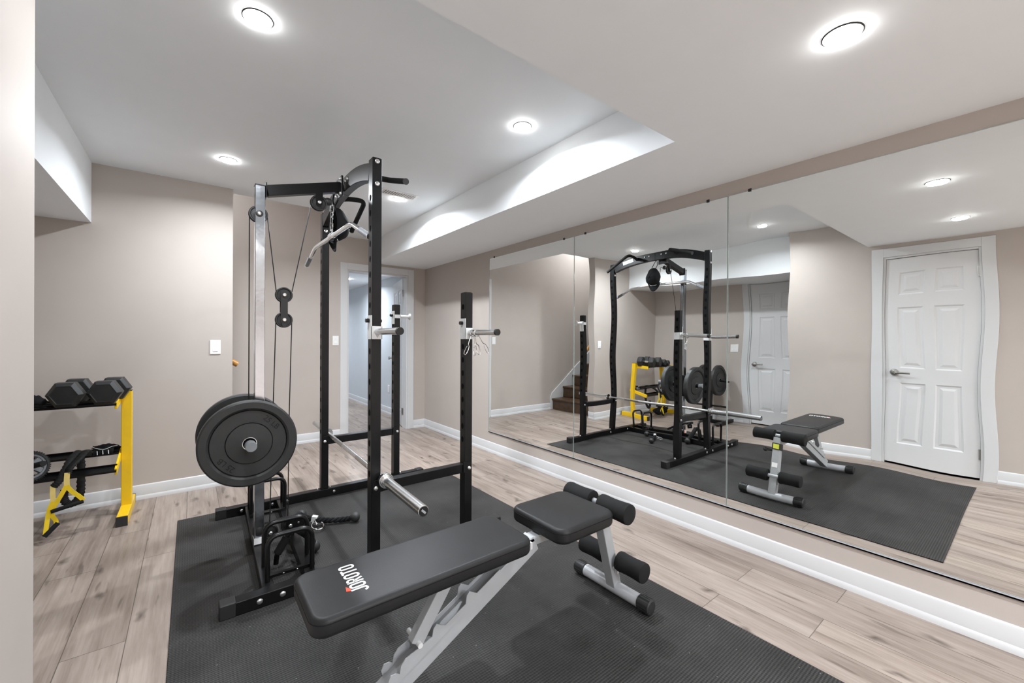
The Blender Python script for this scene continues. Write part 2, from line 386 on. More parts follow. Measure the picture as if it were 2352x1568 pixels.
# baseboards: profile (out from wall, height)
def base_run(mb, a, b, out):
    a, b, o = Vector(a), Vector(b), Vector(out)
    prof = [(0, 0), (.017, 0), (.017, .018), (.014, .026), (.011, .032), (.011, HB-.012), (.008, HB-.004), (.004, HB), (0, HB)]
    n = len(prof); vs = [a+o*p+Vector((0, 0, h)) for p, h in prof]+[b+o*p+Vector((0, 0, h)) for p, h in prof]
    mb.add(vs, [tuple(reversed(range(n))), tuple(range(n, 2*n))]+[(i, i+1, n+i+1, n+i) for i in range(n-1)])
def baseboard(name, runs):
    m = MB()
    for r in runs: base_run(m, *r)
    return struct(m.build(name, 'trim', smooth=.4))
CW = .086   # casing width
baseboard('baseboard_right', [((W, YF, 0), (W, E, 0), (-1, 0, 0))])
baseboard('baseboard_back', [((OX1+CW, E, 0), (W, E, 0), (0, -1, 0)), ((.175, E, 0), (OX0-CW, E, 0), (0, -1, 0))])
baseboard('baseboard_middle', [((XA, D, 0), (PS+.014, D, 0), (0, -1, 0)), ((PS, D-.014, 0), (PS, D+.12, 0), (1, 0, 0))])
baseboard('baseboard_left', [((L, YF, 0), (L, BY0-CW, 0), (1, 0, 0)), ((L, BY1+CW, 0), (L, C+.014, 0), (1, 0, 0)), ((XA, C, 0), (L+.014, C, 0), (0, 1, 0))])
baseboard('baseboard_alcove', [((XA, SY1+CW, 0), (XA, D, 0), (1, 0, 0))])
baseboard('baseboard_hall', [((2.50, E+TH, 0), (2.50, 10.5, 0), (-1, 0, 0)), ((.5, 10.5, 0), (2.5, 10.5, 0), (0, -1, 0))])
# ------------------------------------------------------------------ doors
def casing(name, parent, o, ux, out, w, h, cw=CW):
    # o = lower left corner of the opening on the wall face, ux along the wall, out = into the room
    o, ux, out = Vector(o), Vector(ux), Vector(out); m = MB(); z = Vector((0, 0, 1))
    def bar(a, b, c, d):  # a..b along ux, c..d height
        for (d0, d1, dep) in ((0, 1, .014),):
            vs = [o+ux*p+z*q+out*r for p in (a, b) for q in (c, d) for r in (0, dep)]
            m.add(vs, [(0, 1, 3, 2), (4, 6, 7, 5), (0, 4, 5, 1), (2, 3, 7, 6), (0, 2, 6, 4), (1, 5, 7, 3)])
    bar(-cw, -.004, 0, h+cw); bar(w+.004, w+cw, 0, h+cw); bar(-.004, w+.004, h+.004, h+cw)
    # jamb inside the opening
    for a, b, c, d in ((-.004, .014, 0, h+.004), (w-.014, w+.004, 0, h+.004), (.014, w-.014, h-.014, h+.004)):
        vs = [o+ux*p+z*q+out*r for p in (a, b) for q in (c, d) for r in (-TH, .003)]
        m.add(vs, [(0, 1, 3, 2), (4, 6, 7, 5), (0, 4, 5, 1), (2, 3, 7, 6), (0, 2, 6, 4), (1, 5, 7, 3)])
    return m.build(name, 'trim', parent, bevel=.002, smooth=0)
def slab(m, o, ux, nn, w, h, th):
    # six panel door: front face at o, panels sunk with raised centres
    o, ux, nn = Vector(o), Vector(ux), Vector(nn); z = Vector((0, 0, 1))
    pw = w*.29; xs = [w*.155, w*.155+pw, w-w*.155-pw, w-w*.155]
    zs = [(.20, .80), (.945, 1.545), (1.67, 1.89)]
    k = h/2.03
    gx = [0]+xs+[w]; gz = [0]+[q*k for pr in zs for q in pr]+[h]
    for side, off in ((1, 0), (-1, -th)):
        for i in range(5):
            for j in range(7):
                a, b, c, d = gx[i], gx[i+1], gz[j], gz[j+1]
                P = lambda x, y, e=0: o+ux*x+z*y+nn*(off+side*e)
                if i in (1, 3) and j in (1, 3, 5):
                    rings = [(0, 0), (.012, -.007), (.030, -.007), (.052, -.001)]
                    vs = []
                    for ins, e in rings: vs += [P(a+ins, c+ins, e), P(b-ins, c+ins, e), P(b-ins, d-ins, e), P(a+ins, d-ins, e)]
                    fs = []
                    for r in range(3):
                        for q in range(4): fs.append((r*4+q, r*4+(q+1) % 4, r*4+4+(q+1) % 4, r*4+4+q))
                    fs.append((12, 13, 14, 15)); m.add(vs, fs)
                else: m.add([P(a, c), P(b, c), P(b, d), P(a, d)], [(0, 1, 2, 3)])
    P = lambda x, y, e: o+ux*x+z*y+nn*e
    for q in (((0, 0), (w, 0)), ((w, 0), (w, h)), ((w, h), (0, h)), ((0, h), (0, 0))):
        (a, b), (c, d) = q; m.add([P(a, b, 0), P(c, d, 0), P(c, d, -th), P(a, b, -th)], [(0, 1, 2, 3)])
def lever(parent, c, ux, nn):
    c, ux, nn = Vector(c), Vector(ux), Vector(nn); m = MB()
    m.lathe([(.032, 0), (.032, .006), (.027, .014), (.012, .018), (.011, .045), (.014, .055), (.014, .064), (0, .066)], c, nn, 24)
    m.sweep(fillet([c+nn*.055, c+nn*.058+ux*.03, c+nn*.05+ux*.115], .02), [(.007*math.cos(a), .010*math.sin(a)) for a in [2*PI*k/10 for k in range(10)]])
    return m.build('door_handle', 'nickel', parent)
def hinge(parent, c, ux, nn, h=.09):
    c, ux, nn = Vector(c), Vector(ux), Vector(nn); m = MB(); z = Vector((0, 0, 1))
    m.cyl(c-z*h/2, c+z*h/2, .006, 10); m.beam(c-z*h/2+ux*.006-nn*.003, c+z*h/2+ux*.006-nn*.003, .012, .003, tuple(nn))
    return m.build('hinge', 'nickel', parent)
# big door (left wall, seen in the mirror)
g = .004
m = at(L, BY1, 0); slab(m, (L-.012, BY1-.016, .018), (0, -1, 0), (1, 0, 0), BY1-BY0-.032, DZ-.036, .035)
d = struct(m.build('door_3', 'door', smooth=0))
WL[d.name] = Vector((L, BY1, 0))
casing('door_casing', d, (L, BY1, 0), (0, -1, 0), (1, 0, 0), BY1-BY0, DZ)
lever(d, (L-.012, BY1-.075, .90), (0, -1, 0), (1, 0, 0))
for hz in (.22, 1.82): hinge(d, (L-.004, BY0+.016, hz), (0, 1, 0), (1, 0, 0))
MB().box(L-TH, L-.013, BY0+.016, BY1-.016, .0005, .002).build('door_shadow_gap', 'hole', d, smooth=0)
# small door in the alcove
m = at(XA, SY1, 0); slab(m, (XA-.012, SY1-.016, .018), (0, -1, 0), (1, 0, 0), SY1-SY0-.032, DZ-.036, .035)
d = struct(m.build('door_2', 'door', smooth=0)); WL[d.name] = Vector((XA, SY1, 0))
casing('door_casing', d, (XA, SY1, 0), (0, -1, 0), (1, 0, 0), SY1-SY0, DZ)
lever(d, (XA-.012, SY1-.085, .86), (0, -1, 0), (1, 0, 0))
# open hall door
H0 = Vector((OX1-.014, E+TH+.012, .012)); dirv = (Vector((2.43, 6.075, .012))-H0).normalized(); nrm = dirv.cross(Vector((0, 0, 1)))*-1
m = MB(); m.org = Vector((H0.x, H0.y, 0)); slab(m, H0-nrm*-.0, dirv, nrm, .75, 2.01, .035)
d = struct(m.build('door_1', 'door', smooth=0)); WL[d.name] = Vector((H0.x, H0.y, 0))
casing('door_casing', d, (OX0, E, 0), (1, 0, 0), (0, -1, 0), OX1-OX0, OZ)
for hz in (.22, 1.82):
    m = MB(); m.cyl((OX1-.02, E+TH+.004, hz-.045), (OX1-.02, E+TH+.004, hz+.045), .006, 10).box(OX1-.0155, OX1-.0135, E+TH-.035, E+TH+.002, hz-.045, hz+.045)
    m.build('hinge', 'nickel', d)
m = MB(); c = H0+dirv*.69+Vector((0, 0, .9)); m.lathe([(.03, 0), (.03, .006), (.012, .012), (.012, .05), (.027, .06), (.027, .075), (0, .08)], c, nrm, 20); m.build('door_knob', 'nickel', d)
# ------------------------------------------------------------------ wall mirror in three panels
seams = [3.6546, 2.4064, 1.1543, -.10]; ZM0, ZM1 = .218, 2.0716
pos_lab = ['tall frameless wall mirror panel nearest the open hall door', 'middle panel of the frameless wall mirror, reflecting the black power rack', 'frameless wall mirror panel nearest the camera, reflecting the white panel door']
for i in range(3):
    y1, y0 = seams[i]-.0012, seams[i+1]+.0012
    t = thing('wall_mirror', pos_lab[i], 'mirror', (W, (y0+y1)/2, ZM0), 'frameless mirror panels on the right wall')
    m = MB(); NY, NZ = 72, 110; ya, yb, za, zb = y0+.002, y1-.002, ZM0+.002, ZM1-.002; kk = 2*PI/.46; AMP = (.0012, .0024, .0022)[i]
    for b in range(NZ+1):
        for a in range(NY+1):
            yy = ya+(yb-ya)*a/NY; zz = za+(zb-za)*b/NZ
            m.v.append((MX+.0015+AMP/kk*math.sin(kk*yy+.7*i)*math.sin(2*PI*zz/.52+.6*i+.8*math.sin(zz*2.3)), yy, zz))
    for b in range(NZ):
        for a in range(NY): q = b*(NY+1)+a; m.f.append((q, q+1, q+NY+2, q+NY+1)); m.mi.append(0)
    gl = m.build('mirror_glass', 'mirror', t, smooth=1.5)
    m = MB(); x0, x1 = MX-.0005, W-.0003
    m.box(x0, x1, y0, y1, ZM0, ZM0+.002).box(x0, x1, y0, y1, ZM1-.002, ZM1).box(x0, x1, y0, y0+.002, ZM0, ZM1).box(x0, x1, y1-.002, y1, ZM0, ZM1)
    m.build('mirror_edge', 'mirror_edge', t, smooth=0)
    for yy in (y0+.12, y1-.09 if i == 0 else y1-.12):
        m = MB().box(MX-.003, W, yy-.008, yy+.008, ZM1-.006, ZM1+.010); m.build('clip', 'cap', t, smooth=0)
m = MB().box(MX-.004, W, seams[-1], seams[0], ZM0-.007, ZM0-.0002).box(MX-.004, MX-.002, seams[-1], seams[0], ZM0-.007, ZM0+.004)
tag(m.build('mirror_channel', 'greym', smooth=0), 'thin metal channel under the wall mirror panels', 'trim strip')
# ------------------------------------------------------------------ ceiling lights, vent, switches
lamp_lab = ['round recessed ceiling light near the beige wall with the light switch', 'round recessed ceiling light at upper left of the high ceiling',
            'round recessed ceiling light near the white ceiling step', 'round recessed ceiling light beside the slotted ceiling vent',
            'round recessed light in the low ceiling beside the mirror wall', 'round recessed light near the white panel door, seen only in the mirror',
            'added fill light in the low ceiling just behind the camera, mirror side', 'added fill light in the low ceiling just behind the camera, door side',
            'added fill light in the second row behind the camera, mirror side', 'added fill light in the second row behind the camera, door side',
            'added fill light in the rearmost row behind the camera, mirror side', 'added fill light in the rearmost row behind the camera, door side']
for (x, y, z), lb in zip(LAMPS, lamp_lab):
    t = thing('recessed_light', lb or 'added fill light in the low ceiling behind the camera', 'ceiling light', (x, y, z), 'recessed ceiling lights')
    MB().lathe([(.048, -.001), (.053, -.001), (.053, -.003), (.050, -.005), (.048, -.004)], (x, y, z), (0, 0, 1), 40, closed=True).build('trim_ring', 'cap', t)
    MB().lathe([(0, -.015), (.03, -.0145), (.042, -.012), (.0475, -.007), (.0475, -.001), (0, -.001)], (x, y, z), (0, 0, 1), 40).build('lens', 'lens', t)
t = thing('ceiling_vent', 'white slotted air vent in the high ceiling by the recessed light', 'vent', (1.42, 3.37, ZH))
vx0, vx1, vy0, vy1 = 1.255, 1.535, 3.335, 3.425
t.location = (1.395, 3.38, ZH); WL[t.name] = Vector((1.395, 3.38, ZH))
MB().box(vx0-.02, vx1+.02, vy0-.02, vy0, ZH-.006, ZH).box(vx0-.02, vx1+.02, vy1, vy1+.02, ZH-.006, ZH).box(vx0-.02, vx0, vy0, vy1, ZH-.006, ZH).box(vx1, vx1+.02, vy0, vy1, ZH-.006, ZH).build('frame', 'plastic_w', t, bevel=.002, smooth=0)
MB().box(vx0, vx1, vy0, vy1, ZH-.0012, ZH-.0004).build('backing', 'hole', t, smooth=0)
for k in range(14):
    xx = vx0+.010+(vx1-vx0-.02)*k/13; m = MB(); m.beam((xx, vy0, ZH-.004), (xx, vy1, ZH-.004), .011, .0012, (.45, 0, 1)); m.build('slat', 'plastic_w', t, smooth=0)
def switch(c, ux, nn, lab, gang=1, name='light_switch', cat='light switch', w=.07):
    c, ux, nn = Vector(c), Vector(ux), Vector(nn); z = Vector((0, 0, 1)); w = w*(1 if gang == 1 else 1.62)
    t = thing(name, lab, cat, c); m = MB(); m.prism([(-w/2, -.0575), (w/2, -.0575), (w/2, .0575), (-w/2, .0575)], c+nn*.0002, ux, z, .006) if (ux.cross(z)).dot(nn) > 0 else m.prism([(-w/2, -.0575), (w/2, -.0575), (w/2, .0575), (-w/2, .0575)], c+nn*.0062, ux, z, .006)
    m.build('plate', 'plastic_w', t, bevel=.0025, smooth=0)
    for k in range(gang):
        cc = c+ux*((k-(gang-1)/2)*.046); m = MB()
        vs = [cc+ux*a+z*b+nn*e for a in (-.0165, .0165) for b, e in ((-.0335, .0095), (0, .006), (.0335, .0068), (.0335, .004), (-.0335, .004))]
        m.add(vs, [(0, 1, 2, 3, 4), (5, 9, 8, 7, 6), (0, 5, 6, 1), (1, 6, 7, 2), (2, 7, 8, 3), (3, 8, 9, 4), (4, 9, 5, 0)])
        m.build('rocker', 'plastic_w', t, bevel=.001, smooth=0)
    return t
switch((.157, D, 1.132), (1, 0, 0), (0, -1, 0), 'white rocker light switch at the outer corner of the near beige wall')
switch((1.37, E, 1.178), (1, 0, 0), (0, -1, 0), 'white rocker light switch on the far wall left of the hall doorway')
switch((XA, 2.80, 1.095), (0, -1, 0), (1, 0, 0), 'double white switch plate beside the alcove door, seen in the mirror', 2)
t = thing('wall_outlet', 'small white wall outlet low on the hallway wall', 'outlet', (2.50, 6.41, .40))
MB().box(2.494, 2.4998, 6.375, 6.445, .343, .457).build('plate', 'plastic_w', t, bevel=.002, smooth=0)
MB().box(2.492, 2.4945, 6.395, 6.425, .365, .395).box(2.492, 2.4945, 6.395, 6.425, .405, .435).build('socket', 'plastic_w', t, smooth=0)
for lx, ly, lz, ll in ((2.0, 6.9, 2.17, 'round recessed light in the hallway ceiling beyond the doorway'), (1.4, 9.0, 2.17, 'round recessed light at the far end of the hallway ceiling'), (-.5, 4.75, 3.5, 'added unseen fill light high above the staircase')):
  t = thing('recessed_light', ll, 'ceiling light', (lx, ly, lz))
  MB().lathe([(.048, -.001), (.053, -.001), (.053, -.003), (.050, -.005), (.048, -.004)], (lx, ly, lz), (0, 0, 1), 40, closed=True).build('trim_ring', 'nickel', t)
  MB().lathe([(0, -.015), (.03, -.0145), (.042, -.012), (.0475, -.007), (.0475, -.001), (0, -.001)], (lx, ly, lz), (0, 0, 1), 40).build('lens', 'lens', t)
# ------------------------------------------------------------------ stairs
M['tread'] = rubbery('dark_walnut_tread', (.075, .042, .022), .35, 60, .1, .3)
t = thing('staircase', 'dark wooden staircase behind the beige partition, seen in the mirror', 'stairs', (.13, E2, 0))
for k in range(7):
    x1 = .13-.25*k; z1 = .19*(k+1)
    m = MB().box(x1-.25, x1+.02, D+.12, E-.02, z1-.03, z1).box(x1-.02, x1, D+.12, E-.02, z1-.19, z1-.03); m.build('step', 'tread', t, bevel=.006, smooth=0)
MB().prism([(.178, 0), (.178, .20), (.135, .285), (-1.62, 1.62), (-1.62, 1.3), (.10, 0)], (0, E-.001, 0), (1, 0, 0), (0, 0, 1), .018).build('stringer', 'trim', t, smooth=0)
hr = thing('handrail', 'honey oak stair handrail end poking past the partition corner', 'handrail', (.31, 4.33, .98))
MB().tube(fillet([(.325, 4.345, .975), (.29, 4.345, .995), (-1.1, 4.345, 2.05)], .03), .024, 16).build('rail', 'oak', hr)
for xx in (.15, -.85):
    zz = .995+(.29-xx)*.759; MB().tube(fillet([(xx, D+.116, zz-.07), (xx, 4.33, zz-.07), (xx, 4.345, zz-.02)], .02), .006, 8).build('bracket', 'nickel', hr)
#==GYM==
# ------------------------------------------------------------------ floor mat
MT = .006
m = at(.89, 1.9, 0); m.box(-.066, 1.826, .323, 3.49, .0003, MT)
tag(m.build('exercise_mat', 'mat', bevel=.002, smooth=0), 'large ribbed black rubber mat under the power rack and bench', 'floor mat')
# ------------------------------------------------------------------ power rack
Y1, Y2, YM = 2.137, 3.331, 2.70
def sx(y): return .032*(y-Y1)
rack = thing('power_rack', 'black steel power rack with chrome lat pulldown column on the rubber mat', 'power rack', (.80, 2.75, MT))
TB = .058
def holes(m, x0, x1, y0, y1, z0, z1, step=.0805):
    z = z0
    while z < z1:
        for xx, s in ((x0, -1), (x1, 1)):
            yc = (y0+y1)/2; zz = .0006*s
            ring = [(xx+zz, yc+.0125*math.cos(2*PI*k/14), z+(.0125+.005)*math.sin(2*PI*k/14)) for k in range(14)]; m.add(ring, [tuple(range(14))], 1)
        z += step
def post(x0, y0, ztop, hz0, hz1, name='upright'):
    m = MB().box(x0, x0+.05, y0, y0+TB, .0665, ztop); holes(m, x0, x0+.05, y0, y0+TB, hz0, hz1)
    m.box(x0+.003, x0+.047, y0+.003, y0+TB-.003, ztop, ztop+.003, 0)
    return m.build(name, ['steel', 'hole'], rack, bevel=.003, smooth=0)
xA, xB, xC, xD = .741, .779, 1.308, 1.345
post(xA, Y1, 2.155, .50, 1.95); post(xB, Y2, 2.155, .50, 1.95); post(xC, Y1, 1.492, .60, 1.46, 'short_upright'); post(xD, Y2, 1.492, .60, 1.46, 'short_upright')
for (x0, x1, y) in ((.102, 1.575, Y1), (.135, 1.612, Y2)):
    b = MB().box(x0+.02, x1-.02, y, y+TB, MT, .065).build('base_beam', 'steel', rack, bevel=.003, smooth=0)
    for a, c in ((x0-.004, x0+.055), (x1-.055, x1+.004)):
        MB().box(a, c, y-.003, y+TB+.003, MT, .0695).build('end_cap', 'cap', b, bevel=.004, smooth=0)
    bolts(b, [(xx, y, .037) for xx in ((.246, .337, .70, .83) if y == Y1 else (.275, .458, .551, .87))], (0, -1, 0), .0125 if y == Y1 else .0105, .006)
    bolts(b, [(xx, y+TB/2, .065) for xx in ((.722, .808, 1.29, 1.376) if y == Y1 else (.760, .846, 1.327, 1.413))], (0, 0, 1), .008, .012)
    bolts(b, [(xx, y+TB, .037) for xx in ((.246, .337) if y == Y1 else (.275, .458))], (0, 1, 0), .0105, .006)
# knee height side rails with end plates
for (x0, x1, y) in ((xA+.05, xC, Y1), (xB+.05, xD, Y2)):
    s = MB().box(x0, x1, y+.004, y+TB-.004, .402, .455).build('side_rail', 'steel', rack, bevel=.003, smooth=0)
    for xa, xb, bx in ((x0-.045, x0+.012, x0-.027), (x1-.012, x1+.045, x1+.027)):
        MB().prism([(xa, .405), (xa+(.0 if xa < x0 else 0), .44), (xa+.012 if xa < x0 else xa, .468), (xb if xa < x0 else xb-.012, .468), (xb, .44), (xb, .405)], (0, y, 0), (1, 0, 0), (0, 0, 1), .005).build('end_plate', 'steel', s, bevel=.001, smooth=0)
        MB().bolt((bx, y-.005, .428), (0, -1, 0), .0115, .008).build('bolt', 'bolt', s)
# arched top beam and its two bracket boxes
def archz(y): u = (y-2.762)/.58; return 2.228-.092*abs(u)**2.2
ys = [Y1+TB+(Y2-Y1-TB)*k/24 for k in range(25)]
for nm, a, b in (('arch_beam', 0, 13), ('arch_beam', 12, 25)):
    q = ys[a:b]; off = 0.
    MB().sweep([(xA+.025+sx(y), y, archz(y)-.034) for y in q], [(-.024, -.058), (.024, -.058), (.024, .034), (-.024, .034)], upv=(0, 0, 1)).build(nm, 'steel', rack, bevel=.003, smooth=.3)
bolts(rack, [(xA+.001+sx(y), y, archz(y)-.034) for y in (2.62, 2.68, 2.84, 2.90)], (-1, 0, 0), .010, .010)
bolts(rack, [(xA+.049+sx(y), y, archz(y)-.034) for y in (2.62, 2.68, 2.84, 2.90)], (1, 0, 0), .010, .010)
bolts(rack, [(xA+.025, Y1, 2.137), (xA+.025, Y1, 2.020), (xB+.025, Y2, 2.020)], (0, -1, 0), .0125, .008)
bolts(rack, [(xB+.025, Y2+TB, 2.137), (xB+.025, Y2+TB, 2.020)], (0, 1, 0), .0125, .008)
MB().beam((xA+.052+sx(3.13), 3.20, archz(3.2)-.036), (xA+.052+sx(3.05), 3.06, archz(3.06)-.036), .003, .040, mi=0).build('logo_label', 'white', rack, smooth=0, label='white label with small dark lettering')
m = MB(); a = Vector((xA+.0537+sx(3.13), 3.19, archz(3.19)-.036)); b = Vector((xA+.0537+sx(3.05), 3.07, archz(3.07)-.036)); ux = (a-b).normalized()
for k, (l, h) in enumerate([(.008, .012), (.006, .008), (.008, .010), (.007, .012), (.008, .009), (.006, .013), (.008, .010)]):
    c = a-ux*(.004+k*.016); m.prism([(-l/2, -h/2), (l/2, -h/2), (l/2, -h/2+.003), (-l/2+.003, -h/2+.003), (-l/2+.003, h/2), (-l/2, h/2)], c, -ux, (0, 0, 1), .0004)
m.build('label_print', 'ink', rack, smooth=0)
# pull-up grips
for pts in ([(.775, 2.50, 2.165), (.86, 2.50, 2.192), (.965, 2.50, 2.195), (.965, 2.235, 2.108)], [(.785, 3.02, 2.165), (.86, 3.01, 2.192), (.990, 3.0, 2.200), (.985, 3.30, 2.045)]):
    gp = MB().tube(fillet(pts, .055), .0165, 14).build('pull_up_grip', 'foam', rack)
    e = Vector(pts[-1]); dd = (e-Vector(pts[-2])).normalized(); MB().cyl(e-dd*.002, e+dd*.006, .018, 16).build('grip_cap', 'cap', gp)
# lat tower: long floor frame tubes, chrome column, top arm
for x0, x1 in ((.282, .306), (.463, .494)):
    MB().beam((x0+.004, Y1+TB, .036), (x1+.012, Y2, .036), .05, .05).build('floor_tube', 'steel', rack, bevel=.003, smooth=0)
colx = .303
MB().box(colx-.0245, colx+.0245, YM-.025, YM+.025, .062, 2.062).build('chrome_column', 'chrome_p', rack, bevel=.003, smooth=0)
m = MB(); m.box(colx-.029, colx+.029, YM-.032, YM+.032, .0, .0); m = MB().box(colx-.027, colx+.027, YM-.031, YM+.031, .0615, .10).build('column_socket', 'chrome_p', rack, bevel=.003, smooth=0)
MB().box(colx-.0252, colx+.0252, YM-.0335, YM-.0312, .066, .098).build('warning_label', 'white', rack, smooth=0, label='white and orange warning label')
MB().box(colx+.012, colx+.0253, YM-.0342, YM-.0334, .066, .098).build('warning_label_strip', 'orange', rack, smooth=0)
MB().lathe([(.024, 0), (.03, .012), (.03, .045), (.024, .055)], (colx, YM, .102), (0, 0, 1), 24).build('column_bumper', 'rubber', rack)
MB().box(colx-.026, colx+.026, YM-.0265, YM+.0265, 2.060, 2.066).build('column_cap', 'cap', rack, bevel=.002, smooth=0)
MB().beam((colx+.032, YM, 2.040), (.752, YM+.01, 2.160), .05, .060).build('top_arm', 'steel', rack, bevel=.003, smooth=0)
MB().box(colx+.025, colx+.031, YM-.034, YM+.034, 2.000, 2.082).build('arm_plate', 'steel', rack, bevel=.002, smooth=0)
MB().box(.728, .7385, YM-.05, YM+.06, 2.09, 2.215).build('arm_plate', 'steel', rack, bevel=.002, smooth=0)
bolts(rack, [(.728, YM+dy, 2.0+dz) for dy in (-.04, .045) for dz in (.105, .195)], (-1, 0, 0), .010, .012)
def pulley(c, r=.046, wd=.024, name='pulley'):
    c = Vector(c); m = MB()
    m.lathe([(r*.30, -wd*.4), (r*.45, -wd*.3), (r*.75, -wd*.3), (r*.82, -wd*.5), (r*.95, -wd*.5), (r, -wd*.38), (r*.86, 0), (r, wd*.38), (r*.95, wd*.5), (r*.82, wd*.5), (r*.75, wd*.3), (r*.45, wd*.3), (r*.30, wd*.4)], c, (0, 1, 0), 36)
    ob = m.build(name, 'cap', rack); MB().bolt(c-Vector((0, wd*.5+.012, 0)), (0, -1, 0), .0105, .006).build('axle_bolt', 'bolt', ob); return ob
pulley((.2955, YM, 1.902), .047); MB().lathe([(.018, 0), (.018, .004), (.012, .006)], (.2985, YM-.0252, 1.902), (0, -1, 0), 20).build('axle_washer', 'cap', rack)
MB().bolt((.2985, YM-.031, 1.902), (0, -1, 0), .010, .006).build('axle_bolt', 'bolt', rack)
pulley((.609, YM, 2.030), .047)
MB().prism([(-.022, .095), (.022, .095), (.018, -.012), (.008, -.022), (-.008, -.022), (-.018, -.012)], (.609, YM-.016, 2.030), (1, 0, 0), (0, 0, 1), .003).build('pulley_bracket', 'steel', rack, smooth=0)
for z in (1.466, 1.322): pulley((.4245, YM, z-.006), .045)
for dy in (-.0165, .0165):
    MB().prism([(-.018, 1.48), (-.012, 1.49), (.012, 1.49), (.018, 1.48), (.018, 1.31), (.008, 1.275), (-.008, 1.275), (-.018, 1.31)], (.4245, YM+dy+.0015, 0), (1, 0, 0), (0, 0, 1), .003).build('pulley_link', 'cap', rack, smooth=0)
cr = .0028
m = MB()
def wire(*pts): m.tube(pts, cr, 8)
wire((.254, YM, 1.90), (.254, YM, .80)); wire((.341, YM, 1.890), (.386, YM, 1.47)); wire((.565, YM, 2.00), (.466, YM, 1.48))
wire((.384, YM, 1.30), (.372, YM, .80), (.357, YM, .14)); wire((.466, YM, 1.30), (.455, YM, .78), (.449, YM, .13))
wire((.62, YM, 2.074), (.655, YM+.01, 2.068), (.685, YM+.03, 2.05))
m.build('cable', 'cable', rack)
MB().ball((.668, YM+.02, 2.056), .024, 14, (1.1, .9, 1)).build('cable_stopper', 'rubber', rack)
# carriage with plate horns
PX, PZ = .245, .654
cg = MB().box(.222, .332, YM-.045, YM+.045, PZ-.13, PZ+.13).build('weight_carriage', 'steel', rack, bevel=.004, smooth=0)
for s, e in ((-1, 2.478), (1, 3.06)):
    y0 = YM+s*.045; hn = MB().cyl((PX, y0, PZ), (PX, e, PZ), .0245, 24).build('plate_horn', 'steel_s', rack)
    MB().cyl((PX, e-s*.045, PZ), (PX, e+s*.004, PZ), .0262, 24).build('horn_cap', 'greywheel', hn, bevel=.002, label='grey plastic end cap')
# low pulley block and plate storage hoops
pulley((.46, YM, .120), .046); [MB().box(.44, .48, YM+q, YM+q+.004, .06, .15).build('pulley_bracket', 'steel', rack, smooth=0) for q in (-.020, .016)]
pulley((.36, YM, .105), .040)
for y, xa, xb in ((2.240, .288, .482), (2.40, .294, .491), (3.13, .309, .503), (3.27, .315, .508)):
    MB().tube(fillet([(xa, y, .055), (xa, y, .272), (xb, y, .272), (xb, y, .055)], .055), .0115, 12).build('storage_hoop', 'steel_s', rack)
for ya, yb in ((2.262, 2.282), (3.10, 3.12)):
    q = MB().box(.30, .50, ya, yb, .062, .074).build('hoop_strap', 'steel', rack, smooth=0); bolts(q, [(.36, ya, .068), (.42, ya, .068)], (0, -1, 0), .004, .002)
# bar holders on the uprights
def holder(x0, y0, z, long=True):
    h = MB().box(x0-.004, x0, y0-.004, y0+TB, z-.03, z+.085).box(x0-.004, x0+.054, y0-.004, y0, z-.04, z+.028).box(x0-.004, x0, y0-.004, y0+TB, z-.04, z-.03).box(x0+.050, x0+.054, y0-.004, y0+TB, z-.04, z+.028).build('bar_holder', 'zinc', rack, bevel=.001, smooth=0)
    pn = MB().cyl((x0-.022, y0+.03, z+.058), (x0-.004, y0+.03, z+.058), .011, 16).cyl((x0+.05, y0+.03, z+.058), (x0+.062, y0+.03, z+.058), .009, 16).build('pull_pin', 'steel_s', h)
    if long:
        a = MB().cyl((x0+.030, y0-.004, z), (x0+.036, y0-.272, z), .0165, 20).build('spotter_arm', 'chrome_b', h)
        MB().cyl((x0+.036, y0-.268, z), (x0+.0362, y0-.284, z), .0185, 20).build('arm_cap', 'cap', h)
    return h
holder(xA, Y1, 1.247); holder(xC, Y1, 1.249)
for x0, y0, s in ((xD, Y2, 1),):
    h = MB().box(x0-.004, x0, y0-.004, y0+TB, 1.33, 1.44).box(x0-.004, x0+.054, y0-.004, y0, 1.38, 1.41).box(x0+.050, x0+.054, y0-.004, y0+TB, 1.30, 1.42).build('bar_holder', 'zinc', rack, bevel=.001, smooth=0)
    MB().cyl((x0+.054, y0+.03, 1.397), (x0+.145, y0+.03, 1.397), .0125, 16).build('hook_rod', 'zinc', h)
    MB().lathe([(.0125, 0), (.028, .008), (.028, .011), (0, .011)], (x0+.139, y0+.03, 1.397), (1, 0, 0), 20).build('hook_flange', 'zinc', h)
    MB().ball((x0-.016, y0+.03, 1.405), .014, 12).build('pull_pin', 'steel_s', h)
# spring collars hanging on the near holder
def collar(y, a1, lab):
    c = Vector((xC+.033, y, 1.2485)); t = thing('spring_collar', lab, 'barbell clip', c, 'chrome spring clips on the spotter arm')
    m = MB(); pts = []
    for k in range(64):
        a = 2*PI*k/20; pts.append(c+Vector((.0205*math.cos(a), .0045*(k/20-1.6), .0205*math.sin(a)-.003)))
    m.tube(pts, .0024, 7); m.build('coil', 'chrome', t)
    for s in (-1, 1):
        b = c+Vector((s*.012, -.004*s, -.019)); d = Vector((math.sin(a1+s*.10), -.1*s, -math.cos(a1+s*.10))); n = d.cross(Vector((0, 1, 0))).normalized()
        MB().tube(bez([b+d*.0, b+d*.05, b+d*.065+n*.010, b+d*.095+n*.012, b+d*.118+n*.004, b+d*.112-n*.008, b+d*.08-n*.006, b+d*.065-n*.002], 4), .0024, 7).build('handle_loop', 'chrome', t)
collar(Y1-.035, -.22, 'chrome spring clip hanging closest to the short upright, handles hanging straight')
